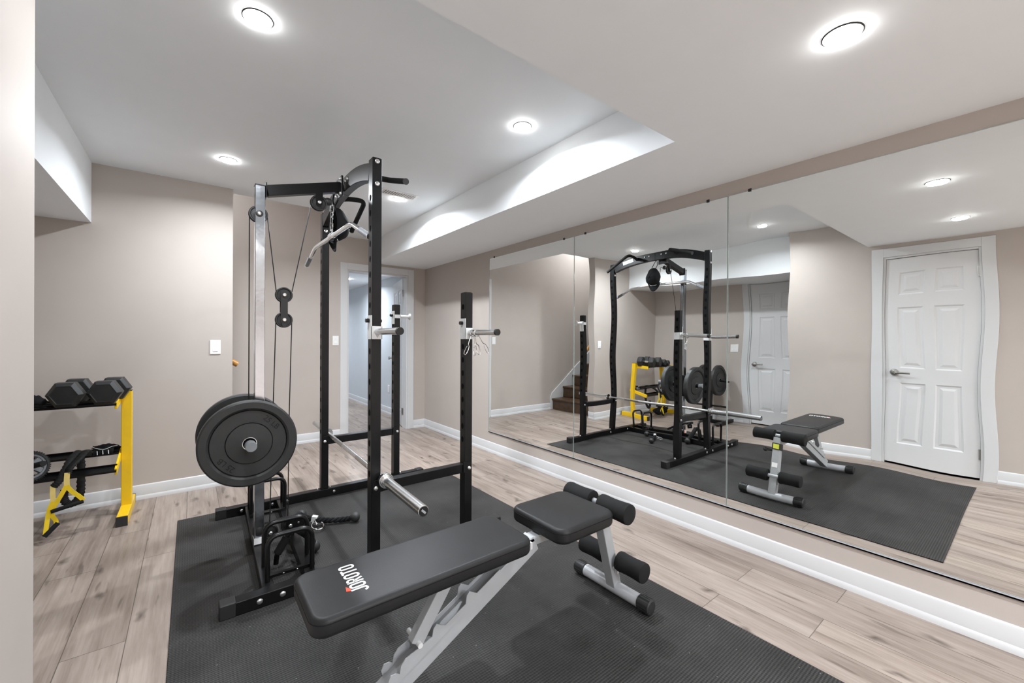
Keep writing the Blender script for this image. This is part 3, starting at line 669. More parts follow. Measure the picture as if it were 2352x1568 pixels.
collar(Y1-.075, .45, 'chrome spring clip hung second on the spotter arm, handles splayed right')
# ------------------------------------------------------------------ barbell
bb = thing('barbell', 'long chrome barbell lying across the rack side rails', 'barbell', (.82, 2.75, .469))
def bx(y): return .8065+.0285*(y-Y1)
BZ = .4695
def bcyl(y0, y1, r, n=28): return MB().cyl((bx(y0), y0, BZ), (bx(y1), y1, BZ), r, n)
bcyl(2.11, 3.40, .0140).build('shaft', 'chrome_b', bb)
for k, (a, b) in enumerate(((2.22, 2.33), (2.40, 2.62), (2.95, 3.15))): bcyl(a, b, .01435, 24).build('knurling', 'nickel', bb)
for y0, y1, ye in ((2.090, 2.115, 1.632), (3.415, 3.440, 3.875)):
    s = -1 if ye < y0 else 1
    bcyl(y0, y1, .0385).build('collar', 'chrome', bb, bevel=.002)
    bcyl(y0-.012 if s < 0 else y1, y0 if s < 0 else y1+.012, .031).build('collar_ring', 'chrome', bb, bevel=.002)
    sl = MB().lathe([(.0215, 0), (.0250, .001), (.0250, abs(ye-(y0 if s < 0 else y1))), (.0215, abs(ye-(y0 if s < 0 else y1))+.001)], (bx(y0 if s < 0 else y1), y0 if s < 0 else y1, BZ), (bx(ye)-bx(y0), ye-(y0 if s < 0 else y1), 0), 32).build('sleeve', 'chrome_b', bb)
    c = Vector((bx(ye), ye+s*.0012, BZ)); MB().lathe([(.0212, 0), (.0212, .0012), (0, .0012)], c, (0, s, 0), 28).build('end_disc', 'cap', bb)
    if s < 0: MB().beam(c+Vector((-.009, -.0018, .008)), c+Vector((.009, -.0018, -.010)), .0008, .009, (0, 0, 1)).build('end_label', 'greym', bb, smooth=0, label='small silver label on the black end')
# ------------------------------------------------------------------ lat bar, chain, cap
lb = thing('lat_bar', 'chrome lat pulldown bar hanging high inside the rack', 'lat bar', (.717, 2.80, 1.857))
pts = [(.686, 3.392, 1.758), (.694, 3.171, 1.850), (.705, 2.80, 1.860), (.715, 2.411, 1.862), (.748, 2.205, 1.757)]
MB().tube(fillet(pts[:1]+[pts[1], pts[3]]+pts[4:], .03), .0130, 16).build('bar', 'chrome_b', lb)
for a, b in ((pts[0], pts[1]), (pts[4], pts[3])):
    a, b = Vector(a), Vector(b); d = (b-a).normalized(); MB().cyl(a-d*.004, a+d*.11, .0155, 16).build('rubber_grip', 'greywheel', lb); MB().cyl(a-d*.008, a+d*.001, .0165, 16).build('grip_end', 'chrome_b', lb)
MB().box(.703, .709, 2.765, 2.789, 1.866, 1.905).lathe([(.019, -.03), (.019, .03)], (.7055, 2.777, 1.8615), (0, 1, 0), 20).build('bar_eye', 'chrome_b', lb, smooth=.5)
ch = thing('chain', 'short chrome chain with snap hooks linking cable to lat bar', 'chain', (.70, 2.77, 1.97))
def link(c, h, wd, r, tw, up=(0, 0, 1)):
    c = Vector(c); pts = []
    for k in range(20):
        a = 2*PI*k/20; xx = wd*math.cos(a); zz = (h-wd)*(1 if math.sin(a) > 0 else -1)+wd*math.sin(a)
        if abs(math.sin(a)) < 1e-6: zz = 0
        pts.append(c+Vector((xx*math.cos(tw), xx*math.sin(tw), zz)))
    MB().tube(pts, r, 8, closed=True).build('link', 'chrome', ch)
link((.704, 2.775, 1.919), .030, .011, .0032, .5); link((.703, 2.77, 1.962), .022, .008, .0028, 2.0); link((.702, 2.765, 1.995), .022, .008, .0028, .5); link((.700, 2.755, 2.030), .026, .010, .0032, -.3)
MB().tube(bez([(.700, 2.755, 2.045), (.695, 2.75, 2.060), (.688, 2.74, 2.055)], 5), .004, 8).build('swivel', 'chrome', ch)
# baseball cap hanging by its strap
cp = thing('baseball_cap', 'black baseball cap hanging by its strap from the rack arm', 'cap', (.745, 2.83, 1.94))
m = MB(); cc = Vector((.752, 2.83, 1.940)); n = 28; R = []
K = 9
for i in range(K+1):
    th = PI/2*i/K; ring = []
    for k in range(n):
        a = 2*PI*k/n; rr = math.cos(th); zz = math.sin(a)*(.122 if math.sin(a) > 0 else .100)*rr; yy = math.cos(a)*.098*rr*(1-.25*max(0, math.sin(a)))
        wob = 1+.03*math.sin(3*a+i)+.02*math.sin(7*a)
        ring.append(cc+Vector((.100*math.sin(th)*wob-.025, yy*wob, zz*wob)))
    R.append(ring)
base = 0
for ring in R: m.v += [tuple(q) for q in ring]
for i in range(K):
    for k in range(n): m.f.append((i*n+k, i*n+(k+1) % n, (i+1)*n+(k+1) % n, (i+1)*n+k)); m.mi.append(0)
ob = m.build('crown', 'cloth', cp, smooth=1.2); sm = ob.modifiers.new('thick', 'SOLIDIFY'); sm.thickness = .003
MB().ball(cc+Vector((.079, 0, .0)), .007, 10).build('top_button', 'cloth', cp)
m = MB(); nu, nv = 14, 6
for j in range(nv+1):
    for i in range(nu+1):
        u = -1+2*i/nu; v = j/nv; yy = u*.085*(1-.18*v*v); zz = -.094*math.sqrt(max(0, 1-(u*.80)**2))-.072*v*math.sqrt(max(0.05, 1-u*u*.75))
        m.v.append(tuple(cc+Vector((-.022+.020*(1-u*u)*(.4+.6*v)-.012*v, yy, zz))))
for j in range(nv):
    for i in range(nu): a = j*(nu+1)+i; m.f.append((a, a+1, a+nu+2, a+nu+1)); m.mi.append(0)
ob = m.build('brim', 'cloth', cp, smooth=1.2); sm = ob.modifiers.new('thick', 'SOLIDIFY'); sm.thickness = .004
MB().tube(bez([cc+Vector((-.018, -.05, -.088)), cc+Vector((.0, -.02, -.097)), cc+Vector((.0, .02, -.097)), cc+Vector((-.018, .05, -.088))], 5), .0025, 6).build('piping', 'white', cp, label='pale stitching line above the brim')
MB().tube(bez([cc+Vector((-.018, -.03, .110)), (.715, 2.79, 2.09), (.728, 2.79, 2.150), (.752, 2.80, 2.12), cc+Vector((-.018, .03, .112))], 8), .0042, 8).build('hanging_strap', 'cloth', cp)
MB().beam((.716, 2.815, 1.955), (.717, 2.815, 1.905), .010, .002, (1, 0, 0)).beam((.717, 2.815, 1.895), (.717, 2.815, 1.880), .010, .002, (1, 0, 0)).build('strap_slider', 'chrome_b', cp, smooth=0)
# ------------------------------------------------------------------ bumper plates
def make_plate(lab, grp, R0=.225, th=.052, txt=True, cat='weight plate'):
    t = thing('bumper_plate', lab, cat, (0, 0, 0), grp); h = th/2
    f = [(.0325, -h+.004), (.0335, -h+.0005), (.104, -h+.006), (.1055, -h+.015), (.109, -h+.011), (.171, -h+.011), (.1745, -h+.017), (.177, -h+.006), (.186, -h), (R0-.008, -h), (R0, -h+.006), (R0, -.0)]
    prof = f+[(r, -z) for r, z in reversed(f[:-1])]
    m = MB().lathe(prof, (0, 0, 0), (0, 1, 0), 96, closed=True); m.build('plate_body', 'rubber', t, smooth=.45)
    MB().lathe([(.0295, -h+.004), (.030, -h-.0002), (.0335, -h-.0002), (.0335, h+.0002), (.030, h+.0002), (.0295, h-.004)], (0, 0, 0), (0, 1, 0), 40, closed=True).build('hub_ring', 'chrome_b', t)
    if txt:
        for s, rot in ((-1, 1), ):
            for ang in (.78, .78+PI):
                m = MB(); rr = .141; c = Vector((rr*math.cos(ang), -h+.0122, rr*math.sin(ang))); ty = Vector((math.cos(ang), 0, math.sin(ang))); tx = Vector((math.sin(ang), 0, -math.cos(ang)))
                text_mesh(m, '25 LB', .040, c, tx, ty, .0020); m.build('embossed_text', 'steel', t, smooth=0)
    return t
def dup(root, loc, rot=None, label=None, group=None):
    r = root.copy(); COL.objects.link(r); r.location = loc
    if rot: r.rotation_euler = rot
    if label: r['label'] = label
    if group: r['group'] = group
    for c in list(root.children):
        k = c.copy(); COL.objects.link(k); k.parent = r
        for g_ in c.children: q = g_.copy(); COL.objects.link(q); q.parent = k
    return r
pl = make_plate('black rubber bumper plate on the near horn of the rack carriage', 'bumper plates')
pl.location = (PX, 2.578, PZ+.0015)
dup(pl, (PX, 2.878, PZ+.0015), (0, 0, PI), 'black rubber bumper plate on the far horn, half hidden by the near one')
# ------------------------------------------------------------------ weight tree in the alcove (seen in the mirror)
TX, TY = -1.0, 3.0
wt = thing('weight_tree', 'black plate storage tree in the alcove, seen in the mirror', 'plate rack', (TX, TY, 0))
MB().beam((TX, TY, .03), (TX, TY, .70), .05, .05, (1, 0, 0)).build('post', 'steel', wt, bevel=.003, smooth=0)
for s in (-1, 1):
    f = MB().beam((TX-.22, TY+s*.20, .025), (TX+.22, TY+s*.20, .025), .045, .045).build('foot', 'steel', wt, bevel=.003, smooth=0)
MB().beam((TX, TY-.18, .0255), (TX, TY+.18, .0255), .045, .045).build('base_bar', 'steel', wt, bevel=.003, smooth=0)
for z, l in ((.60, .27), (.24, .23)):
    for s in (-1, 1): MB().cyl((TX, TY+s*.02, z), (TX, TY+s*l, z), .0125, 16).build('peg', 'steel_s', wt)
dup(pl, (TX, TY-.115, .612), None, 'black bumper plate on the near side of the alcove storage tree')
dup(pl, (TX, TY+.115, .612), (0, 0, PI), 'black bumper plate on the far side of the alcove storage tree')
# ------------------------------------------------------------------ rope attachment and row handle
rp = thing('triceps_rope', 'black twisted triceps rope with rubber balls lying on the mat', 'cable rope', (.64, 2.88, .03))
def rope(pts, r, tw=60):
    P = bez(pts, 12); n = len(P); m = MB()
    for ph in (0, PI*2/3, PI*4/3):
        Q = []
        for i, q in enumerate(P):
            d = (P[min(i+1, n-1)]-P[max(i-1, 0)]).normalized(); u = Vector((0, 0, 1)); sd = d.cross(u).normalized(); u = sd.cross(d); a = ph+i*.50
            Q.append(q+(sd*math.cos(a)+u*math.sin(a))*r*.52)
        m.tube(Q, r*.50, 8)
    return m
rope([(.635, 2.858, .045), (.70, 2.83, .034), (.78, 2.80, .028), (.846, 2.775, .030)], .0175).build('rope', 'cloth', rp)
rope([(.635, 2.862, .045), (.60, 2.90, .05), (.585, 2.96, .045), (.583, 3.00, .036)], .0175).build('rope', 'cloth', rp)
for c in ((.858, 2.767, .038), (.583, 3.018, .038)):
    MB().lathe([(0, -.034), (.014, -.033), (.022, -.026), (.029, -.010), (.031, .003), (.027, .016), (.016, .026), (0, .028)], c, (1 if c[0] > .7 else .1, -.4 if c[0] > .7 else -1, -.05), 24).build('rubber_ball', 'rubber', rp)
MB().beam((.615, 2.872, .055), (.645, 2.856, .048), .03, .036, (0, 0, 1)).build('clamp', 'zinc', rp, bevel=.003, smooth=0)
m = MB(); c = Vector((.628, 2.80, .030)); pts = [c+Vector((.034*math.cos(a)+.006, .050*math.sin(a), .006*math.sin(a))) for a in [2*PI*k/20 for k in range(20)]]
m.tube([(Vector(q)) for q in pts], .0042, 8, closed=True); m.tube([(.628, 2.85, .048), (.630, 2.83, .040), (.632, 2.80, .034)], .006, 8); m.build('carabiner', 'chrome', rp)
rh = thing('row_handle', 'black double row handle leaning inside the near storage hoops', 'cable handle', (.44, 2.44, .16))
MB().tube(fillet([(.355, 2.46, .028), (.360, 2.455, .09), (.415, 2.44, .185), (.455, 2.45, .188), (.505, 2.46, .135), (.545, 2.50, .05)], .03), .0125, 12).build('frame', 'steel_s', rh)
MB().tube([(.362, 2.455, .085), (.405, 2.444, .165)], .0205, 16).build('grip', 'foam', rh)
MB().tube(bez([(.462, 2.450, .182), (.505, 2.46, .137), (.535, 2.49, .075)], 6), .0215, 16).build('grip', 'foam', rh)
MB().ball((.552, 2.505, .042), .030, 16, (1, 1, 1.1)).build('end_ball', 'rubber', rh)
MB().tube(bez([(.395, 2.60, .20), (.44, 2.50, .235), (.50, 2.62, .20), (.52, 2.76, .13)], 6), .012, 10).build('strap', 'cloth', rh)
MB().prism([(-.03, -.02), (.03, -.02), (.035, .02), (0, .045), (-.035, .02)], (.470, 2.52, .19), (.95, .3, 0), (0, 0, 1), .006).build('eye_plate', 'steel', rh, smooth=0)
MB().bolt((.47, 2.519, .195), (.3, -.95, 0), .008, .006).build('bolt', 'bolt', rh)
# ------------------------------------------------------------------ adjustable bench
bn = thing('weight_bench', 'silver adjustable weight bench with black padding on the rubber mat', 'weight bench', (.9, 1.26, MT))
MB().rbox(.244, .990, 1.128, 1.406, .432, .488, .045, .016).build('back_pad', 'vinyl', bn, smooth=1.2)
MB().rbox(1.085, 1.410, 1.086, 1.408, .436, .496, .05, .018).build('seat_pad', 'vinyl', bn, smooth=1.2)
for (x0, x1, y0, y1, zz, r) in ((.244, .990, 1.128, 1.406, .473, .045), (1.085, 1.410, 1.086, 1.408, .479, .05)):
    pts = []
    for cx, cy, a0 in ((x1-r, y1-r, 0), (x0+r, y1-r, 90), (x0+r, y0+r, 180), (x1-r, y0+r, 270)):
        for i in range(7): a = math.radians(a0+15*i); pts.append((cx+(r-.0006)*math.cos(a), cy+(r-.0006)*math.sin(a), zz))
    MB().tube(pts, .0017, 6, closed=True, upv=(0, 0, 1)).build('piping', 'cloth', bn)
# print on the back pad: letters run along +y, tops towards -x
o = Vector((.4125, 1.198, .4884)); ux = Vector((0, 1, 0)); uy = Vector((-1, 0, 0)); LHT, LW, STK, DP = .047, .0245, .0066, .0006
m = MB()
def stroke(pts, x0, closed=False, wd=STK): ribbon(m, [(x0+a, b) for a, b in pts], wd, o, ux, uy, DP, 0, closed)
def rr(x0, x1, y0, y1, r):
    P = []
    for cx, cy, a0 in ((x1-r, y1-r, 0), (x0+r, y1-r, 90), (x0+r, y0+r, 180), (x1-r, y0+r, 270)):
        for i in range(6): a = math.radians(a0+18*i); P.append((cx+r*math.cos(a), cy+r*math.sin(a)))
    return P
h = STK/2
def letO(x): stroke(rr(h, LW-h, h, LHT-h, .0085), x, True)
x = 0.
stroke([(-.001, .012), (.0, .008), (.003, .0045), (.007, h), (.011, h+.001), (.0145, .006), (.0155, .010), (.0155, LHT)], x); x += .0225
letO(x); x += LW+.005
stroke([(h, 0), (h, LHT)], x); stroke([(h, LHT-h), (.015, LHT-h), (.0185, LHT-.006), (.0205, LHT-.0105), (.0205, LHT-.015), (.018, LHT-.0205), (.014, LHT-.0225), (h, LHT-.0225)], x); stroke([(.011, .024), (.021, 0)], x); x += LW+.004
letO(x); x += LW+.0035
stroke([(0, LHT-h), (.024, LHT-h)], x); stroke([(.012, LHT-STK), (.012, 0)], x); x += .0275
letO(x)
m.build('printed_lettering', 'white', bn, smooth=0, label='white printed lettering on the back pad')
m = MB(); m.prism([(.016, LHT+.002), (.022, LHT-.002), (.030, LHT+.001), (.044, LHT+.008), (.020, LHT+.0125)], o, ux, uy, DP)
m.build('printed_mark', 'red', bn, smooth=0, label='small red wedge beside the lettering')
def roller(y0, y1, c, name='foam_roller'):
    n = 10; prof = []; h = y1-y0; R0 = .0455
    for i in range(n+1):
        u = i/n; prof.append((R0-.004*math.sin(PI*u), h*u))
    prof = [(.014, -.001), (R0-.010, 0), (R0-.003, .003)]+[(r, min(max(z, .008), h-.008)) for r, z in prof[1:-1]]+[(R0-.003, h-.003), (R0-.010, h), (.014, h+.001)]
    return MB().lathe(prof, (c[0], y0, c[1]), (0, 1, 0), 36).build(name, 'foam', bn)
for (cx, cz, ya, yb, yc, yd) in ((1.468, .470, 1.065, 1.223, 1.268, 1.425), (1.578, .183, 1.065, 1.205, 1.280, 1.425)):
    roller(ya, yb, (cx, cz)); roller(yc, yd, (cx, cz)); MB().cyl((cx, ya+.003, cz), (cx, yd-.003, cz), .0125, 18).build('roller_bar', 'greym', bn)
    for q0, q1 in ((ya-.0005, ya+.003), (yd-.003, yd+.0005)): MB().cyl((cx, q0, cz), (cx, q1, cz), .0145, 18).build('roller_plug', 'cap', bn)
YB = 1.245
MB().beam((1.590, YB, .050), (1.478, YB, .455), .050, .050, (0, 1, 0)).build('front_post', 'grey', bn, bevel=.003, smooth=0)
for fx, ya, yb in ((1.592, 1.040, 1.478), (.355, 1.025, 1.445)):
    ft = MB().cyl((fx, ya+.03, .040), (fx, yb-.03, .040), .0285, 28).build('floor_foot', 'greym', bn)
    for a, b in ((ya, ya+.062), (yb-.062, yb)):
        m = MB(); m.lathe([(.026, 0), (.0325, .004), (.0325, .058), (.0305, .062)], (fx, a, .0405), (0, 1, 0), 32)
        for k in range(16): an = 2*PI*k/16; m.beam((fx+.033*math.cos(an), a+.008, .0405+.033*math.sin(an)), (fx+.033*math.cos(an), a+.054, .0405+.033*math.sin(an)), .002, .002, (math.cos(an), 0, math.sin(an)))
        m.build('foot_cap', 'cap', ft, smooth=.5)
MB().beam((.375, YB, .065), (1.075, YB, .412), .052, .064, (0, 0, 1)).build('main_beam', 'grey', bn, bevel=.003, smooth=0)
MB().beam((1.03, YB, .418), (1.50, YB, .418), .048, .034, (0, 0, 1)).build('seat_rail', 'grey', bn, bevel=.003, smooth=0)
MB().box(.985, 1.10, YB-.026, YB+.026, .418, .432).build('hinge_plate', 'grey', bn, bevel=.002, smooth=0)
MB().beam((.57, YB-.012, .238), (.70, YB-.012, .425), .044, .034, (0, 1, 0)).build('support_strut', 'grey', bn, bevel=.003, smooth=0)
MB().box(.42, .98, YB-.022, YB+.022, .414, .432).build('pad_frame', 'grey', bn, smooth=0)
dirb = (Vector((1.075, YB, .412))-Vector((.375, YB, .065))).normalized(); nb = Vector((-dirb.z, 0, dirb.x))
for s in (-1, 1):
    poly = [(.13, .020), (.135, .048), (.150, .060), (.165, .052), (.172, .040), (.186, .058), (.205, .066), (.30, .050), (.315, .070), (.330, .076), (.340, .060), (.352, .046), (.44, .046), (.455, .068), (.470, .074), (.480, .058), (.49, .044), (.60, .044), (.61, .020)]
    MB().prism(poly, Vector((.375, YB+s*.0285-.0015, .065)), dirb, nb, .003).build('ladder_plate', 'grey', bn, smooth=0)
MB().cyl((.575, YB-.045, .243), (.575, YB+.045, .243), .0085, 14).build('support_pin', 'zinc', bn)
MB().box(1.03, 1.04, YB-.045, YB+.045, .405, .43).build('hinge_pin', 'zinc', bn, smooth=0)
pd = (Vector((1.478, YB, .455))-Vector((1.590, YB, .050))).normalized()
def onpost(h, d): return Vector((1.590, YB, .050))+pd*h+Vector((.964, 0, .267))*d
MB().beam(onpost(.325, 0), onpost(.375, 0), .056, .056, (0, 1, 0)).build('band', 'cap', bn, smooth=0)
MB().beam(onpost(.332, .0283), onpost(.368, .0283), .040, .0015, (1, 0, .27)).build('yellow_label', 'lime', bn, smooth=0, label='yellow and green sticker')
MB().beam(onpost(.195, .0255), onpost(.228, .0255), .036, .0010, (1, 0, .27)).build('size_label', 'white', bn, smooth=0, label='small white sticker')
bolts(bn, [(1.554, YB-.0255, .150), (1.582, YB-.0255, .118)], (0, -1, 0), .007, .006)
MB().cyl((1.498, YB+.025, .352), (1.498, YB+.075, .352), .008, 12).ball((1.498, YB+.085, .352), .016, 12).build('adjust_knob', 'cap', bn)
MB().prism([(1.37, .402), (1.46, .402), (1.50, .365), (1.50, .33), (1.46, .35), (1.42, .385)], (0, YB+.006, 0), (1, 0, 0), (0, 0, 1), .012).build('gusset', 'grey', bn, smooth=0)
# ------------------------------------------------------------------ dumbbell rack
dr = thing('dumbbell_rack', 'yellow and black two tier dumbbell rack against the beige wall', 'dumbbell rack', (-.74, 3.83, 0))
for xp in (-.346, -1.135):
    MB().box(xp-.027, xp+.027, 3.85, 3.905, .06, .842).build('post', 'yellow', dr, bevel=.003, smooth=0)
    MB().box(xp-.0275, xp+.0275, 3.85, 3.905, .842, .846).build('post_cap', 'cap', dr, bevel=.001, smooth=0)
    lg = MB().box(xp-.028, xp+.028, 3.615, 4.085, .0, .062).build('foot', 'yellow', dr, bevel=.003, smooth=0)
    for a, b in ((3.606, 3.618), (4.082, 4.094)): MB().box(xp-.0285, xp+.0285, a, b, .0, .063).build('foot_cap', 'cap', lg, bevel=.002, smooth=0)
    s = -1 if xp > -.7 else 1
    xq = xp+s*.0335
    for z0, z1, ya, yb in ((.772, .790, 3.645, 3.90), (.345, .425, 3.655, 3.95)):
        MB().beam((xq, ya, z0), (xq, yb, z1), .012, .045, (0, 0, 1)).build('tier_bracket', 'yellow', dr, bevel=.002, smooth=0)
x0, x1 = -1.10, -.375
def rail(y, z, ang, name='tier_rail'):
    # folded channel rail along x, tilted towards the front
    c, s = math.cos(ang), math.sin(ang); prof = [(-.034, .0), (.034, .0), (.034, .016), (.031, .016), (.031, .003), (-.031, .003), (-.031, .014), (-.034, .014)]
    vs = []
    for xx in (x0, x1):
        for a, b in prof: vs.append((xx, y+a*c-b*s, z+a*s+b*c))
    n = len(prof); m = MB().add(vs, [tuple(range(n)), tuple(range(2*n-1, n-1, -1))]+[(i, (i+1) % n, n+(i+1) % n, n+i) for i in range(n)])
    return m.build(name, 'steel', dr, smooth=0)
rail(3.672, .776, .08); rail(3.865, .781, .08); rail(3.665, .360, .42); rail(3.905, .425, .42)
# hex dumbbells
def make_db(lab, R0=.0835, L0=.085, gap=.115):
    t = thing('hex_dumbbell', lab, 'dumbbell', (0, 0, 0), 'hex dumbbells on the rack')
    def hexr(r, y): return [(r*math.cos(PI/3*k), y, r*math.sin(PI/3*k)) for k in range(6)]
    for s in (-1, 1):
        ya = s*gap/2; vs = []; lv = [(R0*.80, 0), (R0, .014), (R0, L0-.020), (R0*.74, L0), (R0*.70, L0-.003)]
        for r, h in lv: vs += hexr(r, ya+s*h)
        fs = [tuple(range(6)), tuple(range(24, 30))]
        for i in range(4): fs += [(i*6+k, i*6+(k+1) % 6, (i+1)*6+(k+1) % 6, (i+1)*6+k) for k in range(6)]
        MB().add(vs, fs).build('hex_head', 'hex', t, bevel=.003, smooth=0)
    MB().lathe([(.0125, -gap/2), (.0145, -gap/4), (.016, 0), (.0145, gap/4), (.0125, gap/2)], (0, 0, 0), (0, 1, 0), 24).build('handle', 'chrome_b', t)
    return t
db = make_db('large black hex dumbbell at the right end of the upper tier')
k = .0816
tl = .03
def put(o, x, y, z, r=0., sc=1): o.location = (x, y, z); o.rotation_euler = (tl, 0, r); o.scale = (sc, sc, sc)
put(db, -.410, 3.700, .868, -.12)
d2 = dup(db, (0, 0, 0), None, 'large black hex dumbbell second from the right end of the upper tier'); put(d2, -.580, 3.695, .868, -.10)
small = [(-.915, 3.76, .843, .68, 'smaller black hex dumbbell in the middle of the upper tier, seen in the mirror'),
         (-1.04, 3.76, .834, .56, 'smallest black hex dumbbell at the far end of the upper tier, seen in the mirror')]
for x, y, z, sc, lb_ in small: q = dup(db, (0, 0, 0), None, lb_); put(q, x, y, z, .0, sc)
# dark cloth bundle beside the dumbbells
def blob(pts_r, seed, name, mat, parent, n=18, lab=None):
    rnd = random.Random(seed); P = bez([q[0] for q in pts_r], 6); Rr = []
    base = [q[1] for q in pts_r]
    for i in range(len(P)):
        u = i/(len(P)-1)*(len(base)-1); a = int(min(u, len(base)-2)); Rr.append(base[a]*(1-(u-a))+base[a+1]*(u-a))
    prof = [((1+.16*math.sin(3*a+seed)+.1*math.sin(5*a+1.7*seed))*math.cos(a), (1+.16*math.sin(3*a+seed)+.1*math.sin(5*a+1.7*seed))*math.sin(a)*.7) for a in [2*PI*k/n for k in range(n)]]
    sc = [r*(1+.10*math.sin(i*1.9+seed)+.05*rnd.uniform(-1, 1)) for i, r in enumerate(Rr)]
    return MB().sweep(P, prof, scales=sc).build(name, mat, parent, smooth=1.0, label=lab)
bg = thing('wrist_wraps', 'crumpled black cloth wraps on the upper tier left of the dumbbells', 'wraps', (-.72, 3.66, .83))
blob([((-.80, 3.64, .822), .010), ((-.77, 3.645, .838), .040), ((-.72, 3.645, .832), .036), ((-.68, 3.64, .815), .018)], 3, 'wrap', 'cloth', bg)
blob([((-.78, 3.63, .806), .008), ((-.73, 3.628, .806), .014), ((-.675, 3.625, .792), .010), ((-.64, 3.625, .786), .004)], 5, 'strap_end', 'cloth', bg)
# gloves on the lower tier
gv = thing('training_gloves', 'black training gloves with white trim on the lower tier', 'gloves', (-.45, 3.92, .46))
blob([((-.520, 3.915, .468), .010), ((-.495, 3.91, .464), .016), ((-.45, 3.91, .468), .021), ((-.405, 3.91, .460), .015), ((-.385, 3.91, .452), .008)], 2, 'glove_body', 'cloth', gv)
for k in range(4):
    blob([((-.505+k*.028, 3.895, .462), .012), ((-.507+k*.028, 3.875, .440), .0115), ((-.508+k*.028, 3.872, .418), .008)], k+4, 'finger', 'cloth', gv, 10)
MB().tube(bez([(-.520, 3.888, .478), (-.490, 3.880, .462), (-.455, 3.879, .455), (-.42, 3.882, .468), (-.395, 3.892, .468)], 5), .0016, 6).build('white_trim', 'white', gv, label='white edge trim')
for k in range(3): MB().tube([(-.492+k*.027, 3.868, .450), (-.490+k*.027, 3.862, .425)], .0022, 6).build('white_trim', 'white', gv)
# ab wheel
aw = thing('ab_wheel', 'grey spoked ab wheel with black tread on the lower tier', 'ab wheel', (-.76, 3.60, .445))
c = Vector((-.742, 3.625, .452)); ax = Vector((.62, -.74, .24)).normalized(); Rw = .085
m = MB().lathe([(.070, -.020), (Rw-.004, -.020), (Rw, -.014), (Rw, .014), (Rw-.004, .020), (.070, .020)], c, ax, 56, closed=True)
u = Vector((0, 0, 1)); u = (u-ax*u.dot(ax)).normalized(); v = ax.cross(u)
for k in range(44):
    a = 2*PI*k/44; r = u*math.cos(a)+v*math.sin(a); m.beam(c+r*(Rw+.001)-ax*.018, c+r*(Rw+.001)+ax*.018, .006, .004, tuple(r))
m.build('tire', 'cap', aw, smooth=.5)
m = MB().lathe([(.060, -.014), (.071, -.014), (.071, .014), (.060, .014)], c, ax, 48, closed=True).lathe([(.010, -.02), (.020, -.02), (.024, -.010), (.024, .010), (.020, .02), (.010, .02)], c, ax, 32, closed=True)
for k in range(5):
    a = 2*PI*k/5+.3; r = u*math.cos(a)+v*math.sin(a); m.beam(c+r*.020, c+r*.062, .020, .016, tuple(ax), w2=.028, h2=.020)
m.build('wheel_hub', 'greywheel', aw, smooth=.5)
for s in (-1, 1): MB().cyl(c+ax*s*.022, c+ax*s*.115, .0155, 18).build('handle_grip', 'foam', aw)
# suspension trainer
st = thing('suspension_trainer', 'yellow and black suspension strap trainer draped over the lower tier', 'exercise straps', (-.60, 3.6, .40))
def band(pts, wd, th, name, mat, n=7, tw=None, up=(0, -1, 0)):
    P = bez(pts, n); return MB().sweep(P, [(-wd/2, -th/2), (wd/2, -th/2), (wd/2, th/2), (-wd/2, th/2)], upv=up).build(name, mat, st, smooth=.6)
def sleeve(pts, r, name='ribbed_sleeve'):
    P = bez(pts, 10); sc = [1+.13*math.sin(i*2.1) for i in range(len(P))]
    return MB().sweep(P, [(r*.95*math.cos(a), r*.55*math.sin(a)) for a in [2*PI*k/12 for k in range(12)]], scales=sc, upv=(0, -1, 0)).build(name, 'knit', st, smooth=1.)
YS = 3.60
sleeve([(-.575, 3.86, .450), (-.565, 3.78, .475), (-.585, 3.70, .455), (-.600, 3.640, .405), (-.620, 3.612, .350), (-.643, 3.610, .318)], .019)
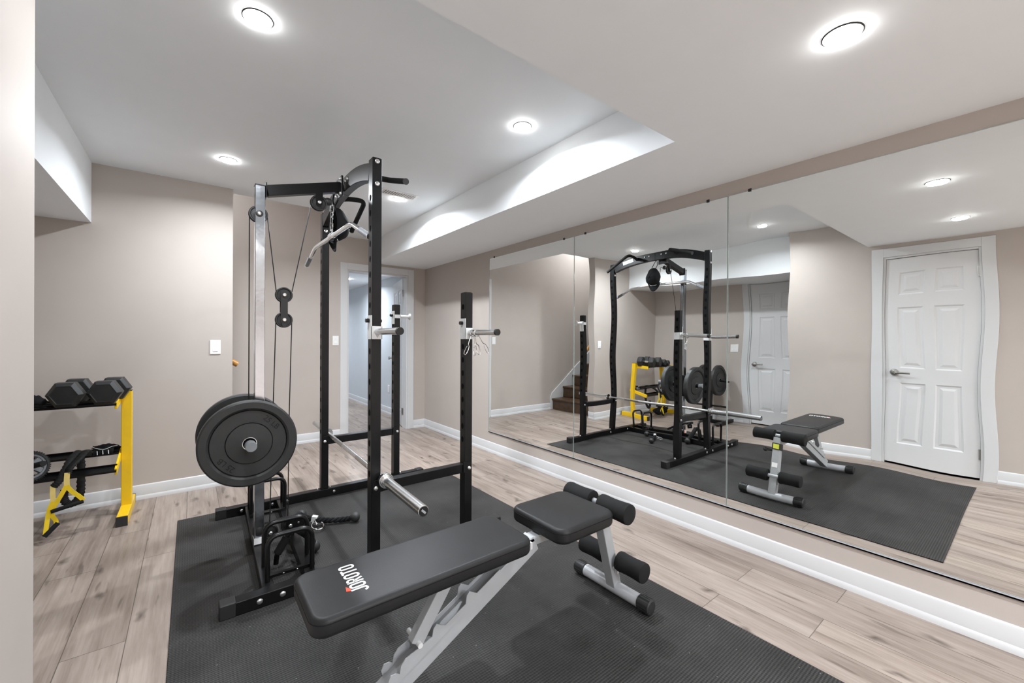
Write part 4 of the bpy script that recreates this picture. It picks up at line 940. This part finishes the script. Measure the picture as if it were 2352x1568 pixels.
sleeve([(-.525, 3.84, .450), (-.527, 3.76, .478), (-.545, 3.68, .455), (-.575, 3.630, .418), (-.585, 3.615, .385)], .019)
sleeve([(-.562, 3.80, .445), (-.556, 3.80, .38), (-.555, 3.79, .27), (-.558, 3.78, .20), (-.585, 3.77, .155), (-.615, 3.77, .165), (-.628, 3.77, .205), (-.622, 3.77, .25)], .021, 'loop_sleeve')
band([(-.586, 3.606, .392), (-.588, 3.605, .35), (-.587, 3.604, .315)], .024, .004, 'stitched_webbing', 'webpale')
band([(-.645, 3.606, .325), (-.645, 3.604, .28), (-.643, 3.602, .235)], .022, .004, 'stitched_webbing', 'webpale')
band([(-.588, 3.602, .316), (-.610, 3.600, .265), (-.638, 3.600, .205), (-.650, 3.60, .185)], .022, .003, 'webbing', 'webbing')
band([(-.588, 3.602, .316), (-.565, 3.602, .275), (-.535, 3.602, .24), (-.517, 3.602, .212)], .022, .003, 'webbing', 'webbing')
band([(-.642, 3.600, .235), (-.655, 3.598, .20), (-.662, 3.595, .155), (-.665, 3.58, .10), (-.668, 3.57, .055)], .020, .003, 'webbing', 'webbing')
band([(-.650, 3.600, .185), (-.645, 3.60, .150), (-.632, 3.60, .120), (-.628, 3.59, .105)], .020, .003, 'webbing', 'webbing')
MB().cyl((-.650, 3.598, .176), (-.517, 3.602, .205), .0115, 18).build('handle', 'foam', st)
MB().cyl((-.672, 3.570, .045), (-.620, 3.590, .105), .0125, 18).build('handle', 'foam', st)
# black bag lying behind the straps (seen in the mirror)
gb = thing('gym_bag', 'black gym bag on the floor under the dumbbell rack, seen in the mirror', 'bag', (-.92, 3.80, 0))
blob([((-.78, 3.78, .055), .02), ((-.84, 3.78, .065), .065), ((-.95, 3.79, .070), .080), ((-1.04, 3.80, .060), .060), ((-1.075, 3.80, .045), .02)], 1, 'bag_body', 'cloth', gb, 22)
MB().tube(bez([(-.84, 3.72, .10), (-.88, 3.69, .15), (-.96, 3.69, .15), (-1.0, 3.73, .11)], 6), .007, 8).build('bag_strap', 'cloth', gb)
